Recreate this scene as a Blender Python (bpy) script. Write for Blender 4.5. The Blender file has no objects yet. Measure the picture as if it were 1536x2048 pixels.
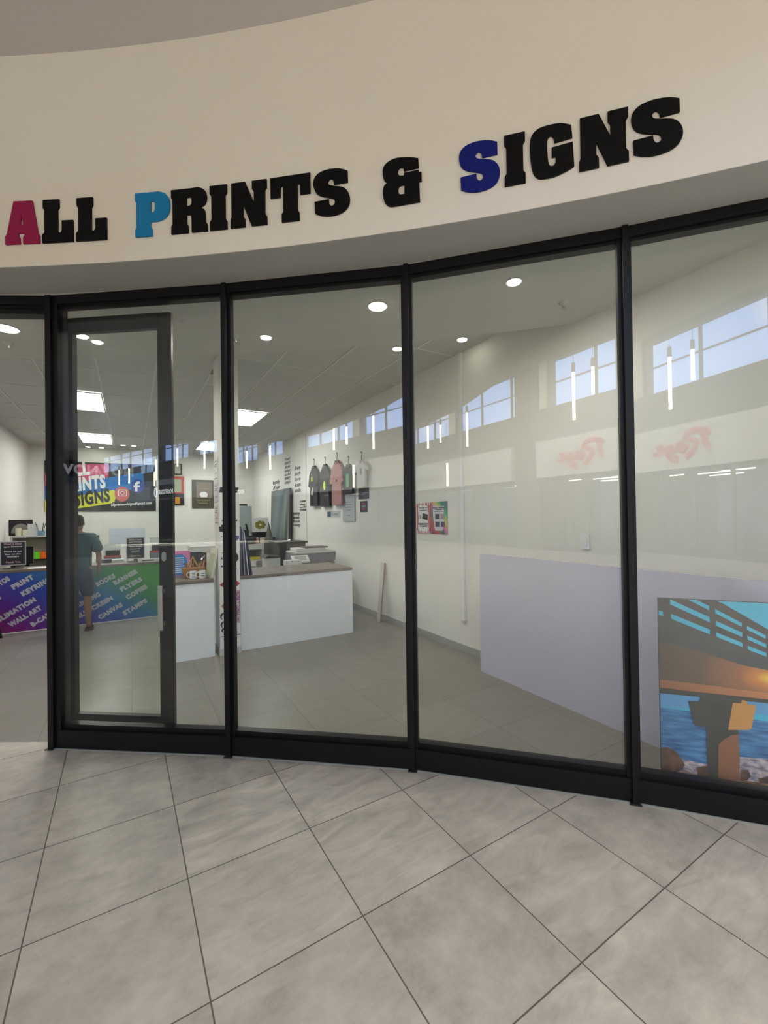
import bpy, bmesh, math, random
from mathutils import Vector, Matrix
random.seed(4)
C = bpy.context.scene.collection
SC = bpy.context.scene
# ------------------------------------------------------------------ camera
F_PX, PITCH, ROLL, EYE = 861.0, .00861, -.0142, 1.675
cp, sp, cr, sr = math.cos(PITCH), math.sin(PITCH), math.cos(ROLL), math.sin(ROLL)
fwd = Vector((0, cp, sp)); rt0 = Vector((1, 0, 0)); up0 = Vector((0, -sp, cp))
RT = rt0*cr + up0*sr; UP = up0*cr - rt0*sr
cam_d = bpy.data.cameras.new('camera'); cam = bpy.data.objects.new('camera', cam_d); C.objects.link(cam)
cam_d.sensor_fit = 'HORIZONTAL'; cam_d.sensor_width = 36; cam_d.lens = F_PX/1536*36
cam_d.clip_start = .05; cam_d.clip_end = 300
cam.matrix_world = Matrix(((RT.x, UP.x, -fwd.x, 0), (RT.y, UP.y, -fwd.y, 0), (RT.z, UP.z, -fwd.z, EYE), (0, 0, 0, 1)))
SC.camera = cam
# ------------------------------------------------------------------ view, world, large lights
SC.view_settings.view_transform = 'Standard'; SC.view_settings.look = 'None'
SC.view_settings.exposure = 0; SC.view_settings.gamma = 1; SC.view_settings.use_curve_mapping = False
SC.cycles.transparent_max_bounces = 16
SC.cycles.max_bounces = 8; SC.cycles.diffuse_bounces = 5; SC.cycles.glossy_bounces = 4
SC.cycles.sample_clamp_indirect = 4
SC.cycles.caustics_reflective = False; SC.cycles.caustics_refractive = False
try: SC.cycles.use_denoising = True
except Exception: pass
SKY, MALL_W, PANEL, DOWN = 8.5, 4800, 22.5, 26
w = bpy.data.worlds.new('world'); SC.world = w; w.use_nodes = True
nt = w.node_tree; nt.nodes.clear()
wo = nt.nodes.new('ShaderNodeOutputWorld'); bg = nt.nodes.new('ShaderNodeBackground'); bg.inputs[1].default_value = SKY
tc = nt.nodes.new('ShaderNodeTexCoord'); no = nt.nodes.new('ShaderNodeTexNoise'); no.inputs['Scale'].default_value = 5; no.inputs['Detail'].default_value = 5
rp = nt.nodes.new('ShaderNodeValToRGB'); rp.color_ramp.elements[0].position = .5; rp.color_ramp.elements[1].position = .72
rp.color_ramp.elements[0].color = (.38, .56, 1, 1); rp.color_ramp.elements[1].color = (.95, .97, 1, 1)
nt.links.new(tc.outputs['Generated'], no.inputs['Vector']); nt.links.new(no.outputs[0], rp.inputs[0])
nt.links.new(rp.outputs[0], bg.inputs[0]); nt.links.new(bg.outputs[0], wo.inputs[0])

# ------------------------------------------------------------------ frames of the place
TH = math.radians(30.5); CU, SU = math.cos(TH), math.sin(TH)
def P(u, v, z=0): return Vector((u*CU - v*SU, u*SU + v*CU, z))      # building grid -> world
AC = Vector((-2.919, -12.051))                                       # centre of the curved shopfront
def ARC(deg, R, z=0):
    a = math.radians(deg); return Vector((AC.x + R*math.sin(a), AC.y + R*math.cos(a), z))
def ray(x, y): return fwd + RT*((x-768)/F_PX) - UP*((y-1024)/F_PX)
def uvz(p): return (p.x*CU + p.y*SU, -p.x*SU + p.y*CU, p.z)
def onv(x, y, v):
    d = ray(x, y); t = v/(-d.x*SU + d.y*CU); return uvz(Vector((0, 0, EYE)) + d*t)
def onu(x, y, u):
    d = ray(x, y); t = u/(d.x*CU + d.y*SU); return uvz(Vector((0, 0, EYE)) + d*t)
def onz(x, y, z):
    d = ray(x, y); return uvz(Vector((0, 0, EYE)) + d*((z-EYE)/d.z))
def area(name, loc, sx, sy, power, col=(1, 1, 1), rot=(0, 0, 0)):
    l = bpy.data.lights.new(name, 'AREA'); l.shape = 'RECTANGLE'; l.size = sx; l.size_y = sy; l.energy = power; l.color = col
    o = bpy.data.objects.new(name, l); C.objects.link(o); o.location = loc; o.rotation_euler = rot; return o
area('mall_fill', P(-6, -6.2, 8.9), 34, 4, MALL_W, (1, .96, .91), (0, 0, TH))  # fill light added at the unseen ceiling to brighten the mall
pl = area('clerestory_portal', P(-16, -12.3, 7.55), 60, 2.2, 1, (1, 1, 1)); pl.matrix_world = Matrix.Translation(P(-16, -12.3, 7.55)) @ Matrix(((-CU, 0, SU, 0), (-SU, 0, -CU, 0), (0, 1, 0, 0), (0, 0, 0, 1)))
pl.data.cycles.is_portal = True

# ------------------------------------------------------------------ materials
def mat(name, col, rough=.6, metal=0, emit=0, noise=0, nscale=20, spec=.5, ecol=None, bump=0, coat=0):
    m = bpy.data.materials.new(name); m.use_nodes = True; n = m.node_tree; b = n.nodes['Principled BSDF']
    b.inputs['Base Color'].default_value = (*col, 1); b.inputs['Roughness'].default_value = rough; b.inputs['Metallic'].default_value = metal
    b.inputs['Specular IOR Level'].default_value = spec; b.inputs['Coat Weight'].default_value = coat
    if emit:
        b.inputs['Emission Color'].default_value = (*(ecol or col), 1); b.inputs['Emission Strength'].default_value = emit
    if noise or bump:
        t = n.nodes.new('ShaderNodeTexCoord'); z = n.nodes.new('ShaderNodeTexNoise'); z.inputs['Scale'].default_value = nscale; z.inputs['Detail'].default_value = 4
        n.links.new(t.outputs['Object'], z.inputs['Vector'])
        if noise:
            r = n.nodes.new('ShaderNodeMapRange'); r.inputs[1].default_value = .3; r.inputs[2].default_value = .7; r.inputs[3].default_value = 1-noise; r.inputs[4].default_value = 1+noise
            mx = n.nodes.new('ShaderNodeVectorMath'); mx.operation = 'SCALE'; mx.inputs[0].default_value = col
            n.links.new(z.outputs[0], r.inputs[0]); n.links.new(r.outputs[0], mx.inputs['Scale']); n.links.new(mx.outputs[0], b.inputs['Base Color'])
        if bump:
            bp = n.nodes.new('ShaderNodeBump'); bp.inputs['Strength'].default_value = bump; bp.inputs['Distance'].default_value = .01
            n.links.new(z.outputs[0], bp.inputs['Height']); n.links.new(bp.outputs[0], b.inputs['Normal'])
    return m
def srgb(r, g, b):
    f = lambda c: (c/255/12.92) if c/255 <= .04045 else ((c/255+.055)/1.055)**2.4
    return (f(r), f(g), f(b))
def sm(name, r, g, b, **k): return mat(name, srgb(r, g, b), **k)
white = mat('white_plaster', (.76, .745, .70), .7, noise=.015, nscale=3)
soffit_low = mat('lower_soffit_shade', (.40, .40, .375), .8)  # fascia underside, its shade put into a darker colour
fascia_m = mat('fascia_paint', (.80, .745, .625), .6, noise=.01, nscale=2)
ceil_m = mat('ceiling_paint', (.60, .60, .57), .8)
soff_m = mat('upper_soffit_paint', (.55, .52, .49), .8)
tile_c = mat('ceiling_tile', (.58, .585, .56), .85)
grid_m = mat('ceiling_grid_metal', (.72, .72, .70), .6)
black = mat('black_aluminium', (.0035, .0035, .004), .4, spec=.3)
black_e = mat('dark_bronze_edge', (.03, .027, .022), .4)
leaf_m = mat('door_leaf_aluminium', (.009, .0085, .0075), .4, spec=.3)
grey_skirt = mat('grey_skirting', (.30, .31, .30), .5, noise=.08)
steel = mat('brushed_steel', (.5, .48, .44), .35, .9)
chrome = mat('chrome', (.7, .7, .7), .15, 1)
ink = mat('black_ink', (.006, .006, .006), .45)
paper = mat('white_paper', (.78, .78, .78), .6)
lam_w = mat('white_laminate', (.82, .85, .88), .3, noise=.02, nscale=5, coat=.2)
wood = mat('grey_brown_laminate', (.15, .118, .095), .5, noise=.25, nscale=9)
dgrey = mat('dark_grey_plastic', (.016, .016, .018), .45, spec=.3)
blk_pl = mat('black_plastic', (.005, .005, .006), .4, spec=.3)
mid_grey = mat('mid_grey_plastic', (.16, .18, .21), .5)
lt_grey = mat('light_grey_plastic', (.5, .51, .5), .5)
lamp_w = mat('led_panel_light', (1, 1, .97), emit=PANEL)
lamp_d = mat('downlight_lens', (1, .93, .8), emit=DOWN)
glow = mat('pendant_glow', (1, .84, .6), emit=22)
tube_l = mat('strip_light', (1, .98, .92), emit=26)
def glass_mat(name, f0, tint):
    m = bpy.data.materials.new(name); m.use_nodes = True; n = m.node_tree; n.nodes.clear()
    o = n.nodes.new('ShaderNodeOutputMaterial'); mx = n.nodes.new('ShaderNodeMixShader'); t = n.nodes.new('ShaderNodeBsdfTransparent'); g = n.nodes.new('ShaderNodeBsdfGlossy')
    t.inputs[0].default_value = (*tint, 1); g.inputs['Roughness'].default_value = 0; g.inputs[0].default_value = (1, 1, 1, 1)
    ge = n.nodes.new('ShaderNodeNewGeometry'); d = n.nodes.new('ShaderNodeVectorMath'); d.operation = 'DOT_PRODUCT'
    n.links.new(ge.outputs['Normal'], d.inputs[0]); n.links.new(ge.outputs['Incoming'], d.inputs[1])
    def M(op, a, b=None):
        q = n.nodes.new('ShaderNodeMath'); q.operation = op
        for i, s in enumerate((a, b)):
            if s is None: continue
            if isinstance(s, (int, float)): q.inputs[i].default_value = s
            else: n.links.new(s, q.inputs[i])
        return q.outputs[0]
    a = M('ABSOLUTE', d.outputs['Value']); a = M('SUBTRACT', 1, a); a = M('POWER', a, 5); a = M('MULTIPLY', a, 1-f0); a = M('ADD', a, f0)
    n.links.new(a, mx.inputs[0]); n.links.new(t.outputs[0], mx.inputs[1]); n.links.new(g.outputs[0], mx.inputs[2]); n.links.new(mx.outputs[0], o.inputs[0])
    return m
glass = glass_mat('shopfront_glass', .036, (.965, .985, .97))
clear = glass_mat('clear_plastic', .05, (.86, .88, .9))
def floor_mat(name, yaw, ox, oy, size, gw, col, grout, rough, streak):
    m = bpy.data.materials.new(name); m.use_nodes = True; n = m.node_tree; b = n.nodes['Principled BSDF']
    def N(t, **k):
        q = n.nodes.new(t)
        for kk, vv in k.items(): setattr(q, kk, vv)
        return q
    def M(op, a, b2=None, c=None):
        q = N('ShaderNodeMath', operation=op)
        for i, s in enumerate((a, b2, c)):
            if s is None: continue
            if isinstance(s, (int, float)): q.inputs[i].default_value = s
            else: n.links.new(s, q.inputs[i])
        return q.outputs[0]
    tc = N('ShaderNodeTexCoord'); se = N('ShaderNodeSeparateXYZ'); n.links.new(tc.outputs['Object'], se.inputs[0])
    c, s = math.cos(yaw), math.sin(yaw)
    X = M('SUBTRACT', se.outputs[0], ox); Y = M('SUBTRACT', se.outputs[1], oy)
    A = M('DIVIDE', M('ADD', M('MULTIPLY', X, c), M('MULTIPLY', Y, s)), size)
    B = M('DIVIDE', M('SUBTRACT', M('MULTIPLY', Y, c), M('MULTIPLY', X, s)), size)
    fa, fb = M('FRACT', A), M('FRACT', B)
    ea = M('ABSOLUTE', M('SUBTRACT', fa, .5)); eb = M('ABSOLUTE', M('SUBTRACT', fb, .5))
    g = M('GREATER_THAN', M('MAXIMUM', ea, eb), .5-gw/size/2)
    cb = N('ShaderNodeCombineXYZ'); n.links.new(M('FLOOR', A), cb.inputs[0]); n.links.new(M('FLOOR', B), cb.inputs[1])
    wn = N('ShaderNodeTexWhiteNoise'); n.links.new(cb.outputs[0], wn.inputs['Vector'])
    # stone veining: per tile offset and per tile direction
    off = N('ShaderNodeVectorMath', operation='SCALE'); off.inputs['Scale'].default_value = 37; n.links.new(wn.outputs['Color'], off.inputs[0])
    cc = N('ShaderNodeCombineXYZ'); n.links.new(A, cc.inputs[0]); n.links.new(B, cc.inputs[1])
    ad = N('ShaderNodeVectorMath', operation='ADD'); n.links.new(cc.outputs[0], ad.inputs[0]); n.links.new(off.outputs[0], ad.inputs[1])
    mp = N('ShaderNodeMapping'); mp.inputs['Rotation'].default_value = (0, 0, .35); mp.inputs['Scale'].default_value = (1.2, 3.6, 1); n.links.new(ad.outputs[0], mp.inputs['Vector'])
    n1 = N('ShaderNodeTexNoise'); n1.inputs['Scale'].default_value = 1.7; n1.inputs['Detail'].default_value = 9; n1.inputs['Roughness'].default_value = .62; n1.inputs['Distortion'].default_value = .9; n.links.new(mp.outputs[0], n1.inputs['Vector'])
    n2 = N('ShaderNodeTexNoise'); n2.inputs['Scale'].default_value = 3.2; n2.inputs['Detail'].default_value = 10; n2.inputs['Roughness'].default_value = .7; n.links.new(ad.outputs[0], n2.inputs['Vector'])
    mixn = M('ADD', M('MULTIPLY', n1.outputs[0], M('MULTIPLY_ADD', wn.outputs[0], .75, .15)), M('MULTIPLY', n2.outputs[0], M('MULTIPLY_ADD', wn.outputs[0], -.75, .85)))
    r = N('ShaderNodeMapRange'); r.inputs[1].default_value = .36; r.inputs[2].default_value = .66; r.inputs[3].default_value = 1-streak; r.inputs[4].default_value = 1+streak; n.links.new(mixn, r.inputs[0])
    tv = M('MULTIPLY', r.outputs[0], M('MULTIPLY_ADD', wn.outputs[0], .14, .93))
    sc = N('ShaderNodeVectorMath', operation='SCALE'); sc.inputs[0].default_value = col; n.links.new(tv, sc.inputs['Scale'])
    mc = N('ShaderNodeMix', data_type='RGBA'); n.links.new(g, mc.inputs[0]); n.links.new(sc.outputs[0], mc.inputs[6]); mc.inputs[7].default_value = (*grout, 1)
    n.links.new(mc.outputs[2], b.inputs['Base Color']); b.inputs['Roughness'].default_value = rough
    return m
mall_floor_m = floor_mat('mall_stone_tiles', .5479, -2.0736, 2.7292, .6, .0055, (.46, .42, .36), (.10, .08, .07), .55, .24)
shop_floor_m = floor_mat('shop_grey_tiles', TH, 0, 0, .62, .005, (.215, .20, .172), (.115, .105, .09), .33, .07)

# ------------------------------------------------------------------ mesh building
class MB:
    def __init__(s): s.v = []; s.f = []; s.m = []
    def face(s, pts, mi=0):
        k = len(s.v); s.v += [tuple(p) for p in pts]; s.f.append(tuple(range(k, k+len(pts)))); s.m.append(mi); return s
    def prism(s, base, vec, mi=0, mside=None):
        """closed solid from a planar loop of 3d points and an extrusion vector"""
        k = len(s.v); n = len(base); vec = Vector(vec)
        s.v += [tuple(p) for p in base] + [tuple(Vector(p)+vec) for p in base]
        s.f.append(tuple(range(k+n-1, k-1, -1))); s.m.append(mi); s.f.append(tuple(range(k+n, k+2*n))); s.m.append(mi)
        for i in range(n):
            j = (i+1) % n; s.f.append((k+i, k+j, k+n+j, k+n+i)); s.m.append(mi if mside is None else mside)
        return s
    def box(s, x0, x1, y0, y1, z0, z1, mi=0, ms=None):
        return s.prism([(x0, y0, z0), (x1, y0, z0), (x1, y1, z0), (x0, y1, z0)], (0, 0, z1-z0), mi, ms)
    def cyl(s, p0, p1, r0, r1=None, n=12, mi=0):
        p0, p1 = Vector(p0), Vector(p1); r1 = r0 if r1 is None else r1; d = (p1-p0).normalized()
        a = d.orthogonal().normalized(); b = d.cross(a); k = len(s.v)
        for p, r in ((p0, r0), (p1, r1)):
            for i in range(n):
                t = 2*math.pi*i/n; s.v.append(tuple(p + a*(r*math.cos(t)) + b*(r*math.sin(t))))
        s.f.append(tuple(range(k+n-1, k-1, -1))); s.f.append(tuple(range(k+n, k+2*n))); s.m += [mi, mi]
        for i in range(n):
            j = (i+1) % n; s.f.append((k+i, k+j, k+n+j, k+n+i)); s.m.append(mi)
        return s
    def tube(s, path, r, n=8, mi=0):
        path = [Vector(p) for p in path]; k = len(s.v); a = None
        for i, p in enumerate(path):
            d = (path[min(i+1, len(path)-1)] - path[max(i-1, 0)]).normalized()
            if a is None: a = d.orthogonal().normalized()
            a = (a - d*a.dot(d)).normalized(); b = d.cross(a); rr = r[i] if isinstance(r, (list, tuple)) else r
            for j in range(n):
                t = 2*math.pi*j/n; s.v.append(tuple(p + a*(rr*math.cos(t)) + b*(rr*math.sin(t))))
        for i in range(len(path)-1):
            for j in range(n):
                q = (j+1) % n; s.f.append((k+i*n+j, k+i*n+q, k+(i+1)*n+q, k+(i+1)*n+j)); s.m.append(mi)
        s.f.append(tuple(range(k+n-1, k-1, -1))); e = k+(len(path)-1)*n; s.f.append(tuple(range(e, e+n))); s.m += [mi, mi]
        return s
    def lathe(s, prof, c=(0, 0, 0), n=20, mi=0):
        k = len(s.v)
        for r, z in prof:
            for j in range(n):
                t = 2*math.pi*j/n; s.v.append((c[0]+r*math.cos(t), c[1]+r*math.sin(t), c[2]+z))
        for i in range(len(prof)-1):
            for j in range(n):
                q = (j+1) % n; s.f.append((k+i*n+j, k+i*n+q, k+(i+1)*n+q, k+(i+1)*n+j)); s.m.append(mi)
        s.f.append(tuple(range(k+n-1, k-1, -1))); e = k+(len(prof)-1)*n; s.f.append(tuple(range(e, e+n))); s.m += [mi, mi]
        return s
    def ball(s, c, rx, ry, rz, n=12, mi=0):
        pr = [(max(.001, math.sin(math.pi*i/8)), -math.cos(math.pi*i/8)) for i in range(9)]; k = len(s.v)
        s.lathe(pr, (0, 0, 0), n, mi)
        for i in range(k, len(s.v)):
            x, y, z = s.v[i]; s.v[i] = (c[0]+x*rx, c[1]+y*ry, c[2]+z*rz)
        return s
    def build(s, name, mats, parent=None, smooth=False, bevel=0, shift=None, loc=None, rotz=0):
        me = bpy.data.meshes.new(name)
        vv = s.v if shift is None else [tuple(Vector(p)-Vector(shift)) for p in s.v]
        me.from_pydata(vv, [], s.f)
        if not isinstance(mats, (list, tuple)): mats = [mats]
        for m in mats: me.materials.append(m)
        for p, mi in zip(me.polygons, s.m): p.material_index = mi
        bm = bmesh.new(); bm.from_mesh(me); bmesh.ops.recalc_face_normals(bm, faces=bm.faces)
        if bevel: bmesh.ops.bevel(bm, geom=[e for e in bm.edges if e.is_manifold and e.calc_face_angle(0) > .6], offset=bevel, segments=2, profile=.6, affect='EDGES')
        bm.to_mesh(me); bm.free()
        if smooth:
            for p in me.polygons: p.use_smooth = True
            try: me.set_sharp_from_angle(angle=.7)
            except Exception: pass
        o = bpy.data.objects.new(name, me); C.objects.link(o)
        if parent: o.parent = parent
        if shift is not None: o.location = shift
        if loc is not None: o.location = loc; o.rotation_euler = (0, 0, rotz)
        return o
def tag(o, label=None, cat=None, group=None, kind=None):
    if label: o['label'] = label
    if cat: o['category'] = cat
    if group: o['group'] = group
    if kind: o['kind'] = kind
    return o
def thing(name, label, cat, loc, rotz=TH, group=None, kind=None):
    o = bpy.data.objects.new(name, None); C.objects.link(o); o.location = loc; o.rotation_euler = (0, 0, rotz); o.empty_display_size = .1
    return tag(o, label, cat, group, kind)
def struct(name): return thing(name, None, None, (0, 0, 0), 0, kind='structure')
def arc_wall(mb, a0, a1, R0, R1, z0, z1, n=40, mi=0):
    pts = [ARC(a0+(a1-a0)*i/n, R0, z0) for i in range(n+1)] + [ARC(a1+(a0-a1)*i/n, R1, z0) for i in range(n+1)]
    for i in range(n):
        mb.prism([pts[i], pts[i+1], pts[2*n-i], pts[2*n+1-i]], (0, 0, z1-z0), mi)
    return mb
def frame_basis(right, normal):
    """matrix whose x is right, y is world up, z is the face normal"""
    right = Vector(right).normalized(); up = Vector((0, 0, 1)); n = right.cross(up)
    return Matrix((right, up, n)).transposed()
FONT_CACHE = {}
def text_obj(name, s, m, parent, origin, size_x, size_y, rot=0, bold=.0, depth=.002, align='LEFT', world=None, shear=0, squeeze=True):
    """text lying in the local x z plane facing -y; origin = start of base line, scaled to size_x wide and size_y tall"""
    key = (s, bold, shear, depth)
    if key not in FONT_CACHE:
        cu = bpy.data.curves.new(name, 'FONT'); cu.body = s; cu.extrude = depth; cu.offset = bold; cu.shear = shear; cu.resolution_u = 3; cu.space_character = 1 + max(0, bold)*2.2
        t = bpy.data.objects.new(name, cu); C.objects.link(t); dg = bpy.context.evaluated_depsgraph_get()
        me = bpy.data.meshes.new_from_object(t.evaluated_get(dg)); bpy.data.objects.remove(t)
        xs = [v.co.x for v in me.vertices]; ys = [v.co.y for v in me.vertices]
        x0, x1, y0, y1 = min(xs), max(xs), min(ys), max(ys)
        for v in me.vertices: v.co = ((v.co.x-x0)/(x1-x0), -v.co.z, v.co.y/(max(.01, y1)))
        FONT_CACHE[key] = me
    me = FONT_CACHE[key].copy(); me.name = name; me.materials.clear(); me.materials.append(m)
    M = Matrix.Rotation(-rot, 4, 'Y') @ Matrix.Diagonal((size_x, 1, size_y, 1)); me.transform(M)
    o = bpy.data.objects.new(name, me); C.objects.link(o); o.parent = parent; o.location = origin
    return o

# ================================================================== MALL SIDE
# ---- floors
mb = MB()
edge = [ARC(a, 15.33) for a in [-42+i*2 for i in range(43)]]
mb.face([tuple(P(14, -12))] + [tuple(P(14, 2.5))] + [tuple(p) for p in reversed(edge)] + [tuple(P(-48, 8)), tuple(P(-48, -12))])
tag(mb.build('floor', mall_floor_m), kind='structure')
mb = MB(); e2 = [ARC(a, 15.33) for a in [-12+i*2 for i in range(21)]]
mb.face([tuple(p) for p in e2] + [tuple(P(4.2, 0.4)), tuple(P(4.2, 15)), tuple(P(-3.5, 15))])
tag(mb.build('floor', shop_floor_m), kind='structure')
# ---- curved fascia and soffits
tag(arc_wall(MB(), -40, 34, 14.87, 15.25, 3.342, 4.8, 74).build('wall_front', fascia_m), kind='structure')
tag(arc_wall(MB(), -40, 34, 14.872, 15.25, 3.3402, 3.3419, 74).build('ceiling', soffit_low), kind='structure')  # thin sheet carrying the painted shade under the fascia
sof = [(14, -3.05), (.5, -3.05), (-1.8, -3.05), (-3, -3.13), (-3.6, -3.3), (-4.4, -3.55), (-5.3, -3.85), (-6.2, -4.08), (-7.3, -4.25), (-9.2, -4.6), (-10.6, -4.6), (-12, -4.3), (-13.2, -3.95), (-15, -3.5), (-18, -3.3), (-48, -3.3)]
mb = MB()
loop = [P(a, b, 4.74) for a, b in sof] + [P(-48, 9, 4.74)] + [ARC(a, 15.1, 4.74) for a in range(-40, 35, 2)] + [P(14, 2.5, 4.74)]
mb.prism(loop, (0, 0, 4.5)); tag(mb.build('ceiling', soff_m), kind='structure')
mb = MB().box(-49, 15, -12.5, -3.2, 9.1, 9.3); o = mb.build('ceiling', white); o.rotation_euler.z = TH; tag(o, kind='structure')
# neighbours either side of the shop
mb = MB(); arc_wall(mb, 23.5, 34, 15.16, 15.3, 0, 3.34, 10); tag(mb.build('wall_right', white), kind='structure')
tag(arc_wall(MB(), 22.7, 34, 15.37, 15.5, 0, 3.66, 10).build('wall_right', white), kind='structure')
mb = MB(); arc_wall(mb, -40, -8.2, 15.16, 15.3, 0, 3.34, 20); tag(mb.build('wall_left', white), kind='structure')
# ---- opposite wall, band, pillars, clerestory windows
W_Y = -12.0
SILL, HEAD = 6.47, 8.62
bays = [(-9.38, -2.9, (-7.12, -4.9)), (-16.05, -11.45, (-13.97, -11.77)), (-22.4, -16.78, (-20.4, -18.4)), (-28.35, -25.15, (-26.5,)),
        (-34.0, -29.2, (-32.1, -30.4)), (-47.6, -35.35, (-45.2, -42.3, -40.2, -37.6)), (-10.02, -9.93, ()), (-23.88, -23.2, ()), (-1.9, 4.5, (.3, 2.5)), (5.3, 12.5, (7.6, 10))]
mb = MB()
mb.box(-48, 14, -12.5, W_Y, 3.34, SILL); mb.box(-48, 14, -12.49, W_Y, HEAD, 9.1)
xs = sorted([(a, b) for a, b, _ in bays]); cur = -48
for a, b in xs:
    if a > cur: mb.box(cur, a, -12.5, W_Y, SILL, HEAD)
    cur = b
mb.box(cur, 14, -12.5, W_Y, SILL, HEAD)
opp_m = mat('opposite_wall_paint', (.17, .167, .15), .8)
o = mb.build('wall_back', opp_m); o.rotation_euler.z = TH; tag(o, kind='structure')
frame_m = mat('window_frame_grey', (.25, .25, .25), .5)
pane_m = glass_mat('clerestory_glass', .05, (.97, .98, .99))
for i, (a, b, mul) in enumerate(bays):
    w_ = thing('window_%d' % (i+1), None, None, (0, 0, 0), TH, kind='structure')
    mb = MB(); t = .035
    mb.box(a, b, -12.2, -12.1, SILL, SILL+t); mb.box(a, b, -12.2, -12.1, HEAD-t, HEAD)
    if b-a > .3:
        mb.box(a, a+t, -12.2, -12.1, SILL+t, HEAD-t); mb.box(b-t, b, -12.2, -12.1, SILL+t, HEAD-t)
        mb.box(a+t, b-t, -12.19, -12.11, 7.53, 7.58)
    for q in mul: mb.box(q-.035, q+.035, -12.21, -12.09, SILL+t, HEAD-t)
    mb.build('window_frame', frame_m, w_)
    MB().box(a+t*(b-a > .3), b-t*(b-a > .3), -12.155, -12.15, SILL+t, HEAD-t).build('pane', pane_m, w_)
# white sign band, with its gaps where the pillars stand
band = mat('band_white', (.74, .73, .67), .6)
mb = MB()
for a, b in ((-9.95, 13.9), (-23.9, -11.5), (-47.9, -25.1)): mb.box(a, b, -12.0, -11.75, 3.3, 4.94)
o = mb.build('wall_back', band); o.rotation_euler.z = TH; tag(o, kind='structure')
mb = MB()
for a, b in ((-11.45, -10.05), (-25.1, -23.9)): mb.box(a, b, -12.4, -12.0, 0, 3.34)
for a, b in ((-48, -47.4), (13.4, 14)): mb.box(a, b, -12.4, -12.0, 0, 3.3)
o = mb.build('wall_back', opp_m); o.rotation_euler.z = TH; tag(o, kind='structure')
col_l = mat('window_pier_cream', (.80, .77, .66), .7)
mb = MB()
for a, b in ((-9.86, -9.45), (-16.7, -16.12), (-23.1, -22.5), (-29.1, -28.45), (-35.3, -34.1)): mb.box(a, b, -12.0, -11.93, SILL, 9.1)
o = mb.build('wall_back', col_l); o.rotation_euler.z = TH; tag(o, kind='structure')
# shops across the mall: dark framed glazing, a lit room behind
dark_in = mat('far_shop_dark_interior', (.3, .28, .25), .8)
far_w = mat('far_shop_wall', (.6, .57, .47), .8)
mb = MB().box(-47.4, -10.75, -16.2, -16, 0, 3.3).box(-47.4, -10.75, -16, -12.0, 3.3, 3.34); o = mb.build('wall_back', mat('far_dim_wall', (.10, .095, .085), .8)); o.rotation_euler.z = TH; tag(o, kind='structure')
mb = MB(); mb.box(-10.75, 13.4, -16.2, -16, 0, 3.3); mb.box(-10.75, 13.4, -16, -12.0, 3.3, 3.34)
for x in (-47.4, -24.5, -10.75, 13.2): mb.box(x, x+.2, -16, -12.4, 0, 3.3)
o = mb.build('wall_back', far_w); o.rotation_euler.z = TH; tag(o, kind='structure')
mb = MB().box(-47.4, 13.4, -16, -12.0, -.05, 0.0); o = mb.build('floor', dark_in); o.rotation_euler.z = TH; tag(o, kind='structure')
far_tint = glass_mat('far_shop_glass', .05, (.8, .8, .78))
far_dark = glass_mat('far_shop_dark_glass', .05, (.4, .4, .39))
fr_m = mat('far_shop_frame', (.10, .10, .09), .5)
k = 10
for a, b, step in ((-10.0, 13.3, 1.32), (-23.9, -11.5, 1.55), (-47.3, -25.1, 1.6)):
    k += 1; w_ = thing('window_%d' % k, None, None, (0, 0, 0), TH, kind='structure'); mb = MB()
    mb.box(a, b, -12.05, -11.95, 3.18, 3.3); mb.box(a, b, -12.05, -11.95, 0, .15)
    x = a
    while x < b: mb.box(x, x+.09, -12.06, -11.94, .15, 3.18); x += step
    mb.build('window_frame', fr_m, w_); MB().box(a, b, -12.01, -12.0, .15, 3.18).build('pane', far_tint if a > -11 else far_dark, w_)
# strip lights, clothes and shelving of the shops opposite
def far_strip(u, v, z, L):
    t = thing('strip_light', None, None, P(u, v, z)); MB().box(-L/2, L/2, -.04, .04, -.03, 0).build('diffuser', tube_l, t); MB().box(-L/2-.02, L/2+.02, -.06, .06, 0, .04).build('housing', lt_grey, t)
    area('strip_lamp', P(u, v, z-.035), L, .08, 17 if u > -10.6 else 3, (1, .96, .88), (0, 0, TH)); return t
for i, (u, v, L) in enumerate([(-1, -13.4, 1.3), (-2.5, -13.2, 1.2), (.5, -14.4, 1.3), (3, -13.6, 1.3), (-9.0, -13.2, .6), (-7.8, -13.6, 1.2), (-6.7, -13.3, 1.1), (-5.1, -13.4, 1.3), (-3.2, -14.6, 1.4), (-12.6, -13.4, .7), (-14.2, -14.2, .9), (-17.2, -13.6, .9), (-19.3, -14.2, .9), (-21.4, -13.5, .9), (-8.3, -15, 1.3), (-5.6, -15.2, 1.3)]):
    tag(far_strip(u, v, 3.2, L), 'white strip light on the ceiling of the shops across the mall', 'ceiling light', 'strip lights in the shops across the mall')
cl_m = [mat('far_cloth_%d' % i, c, .8) for i, c in enumerate([(.75, .7, .5), (.5, .5, .5), (.8, .75, .6), (.2, .2, .22), (.6, .5, .4)])]
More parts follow.
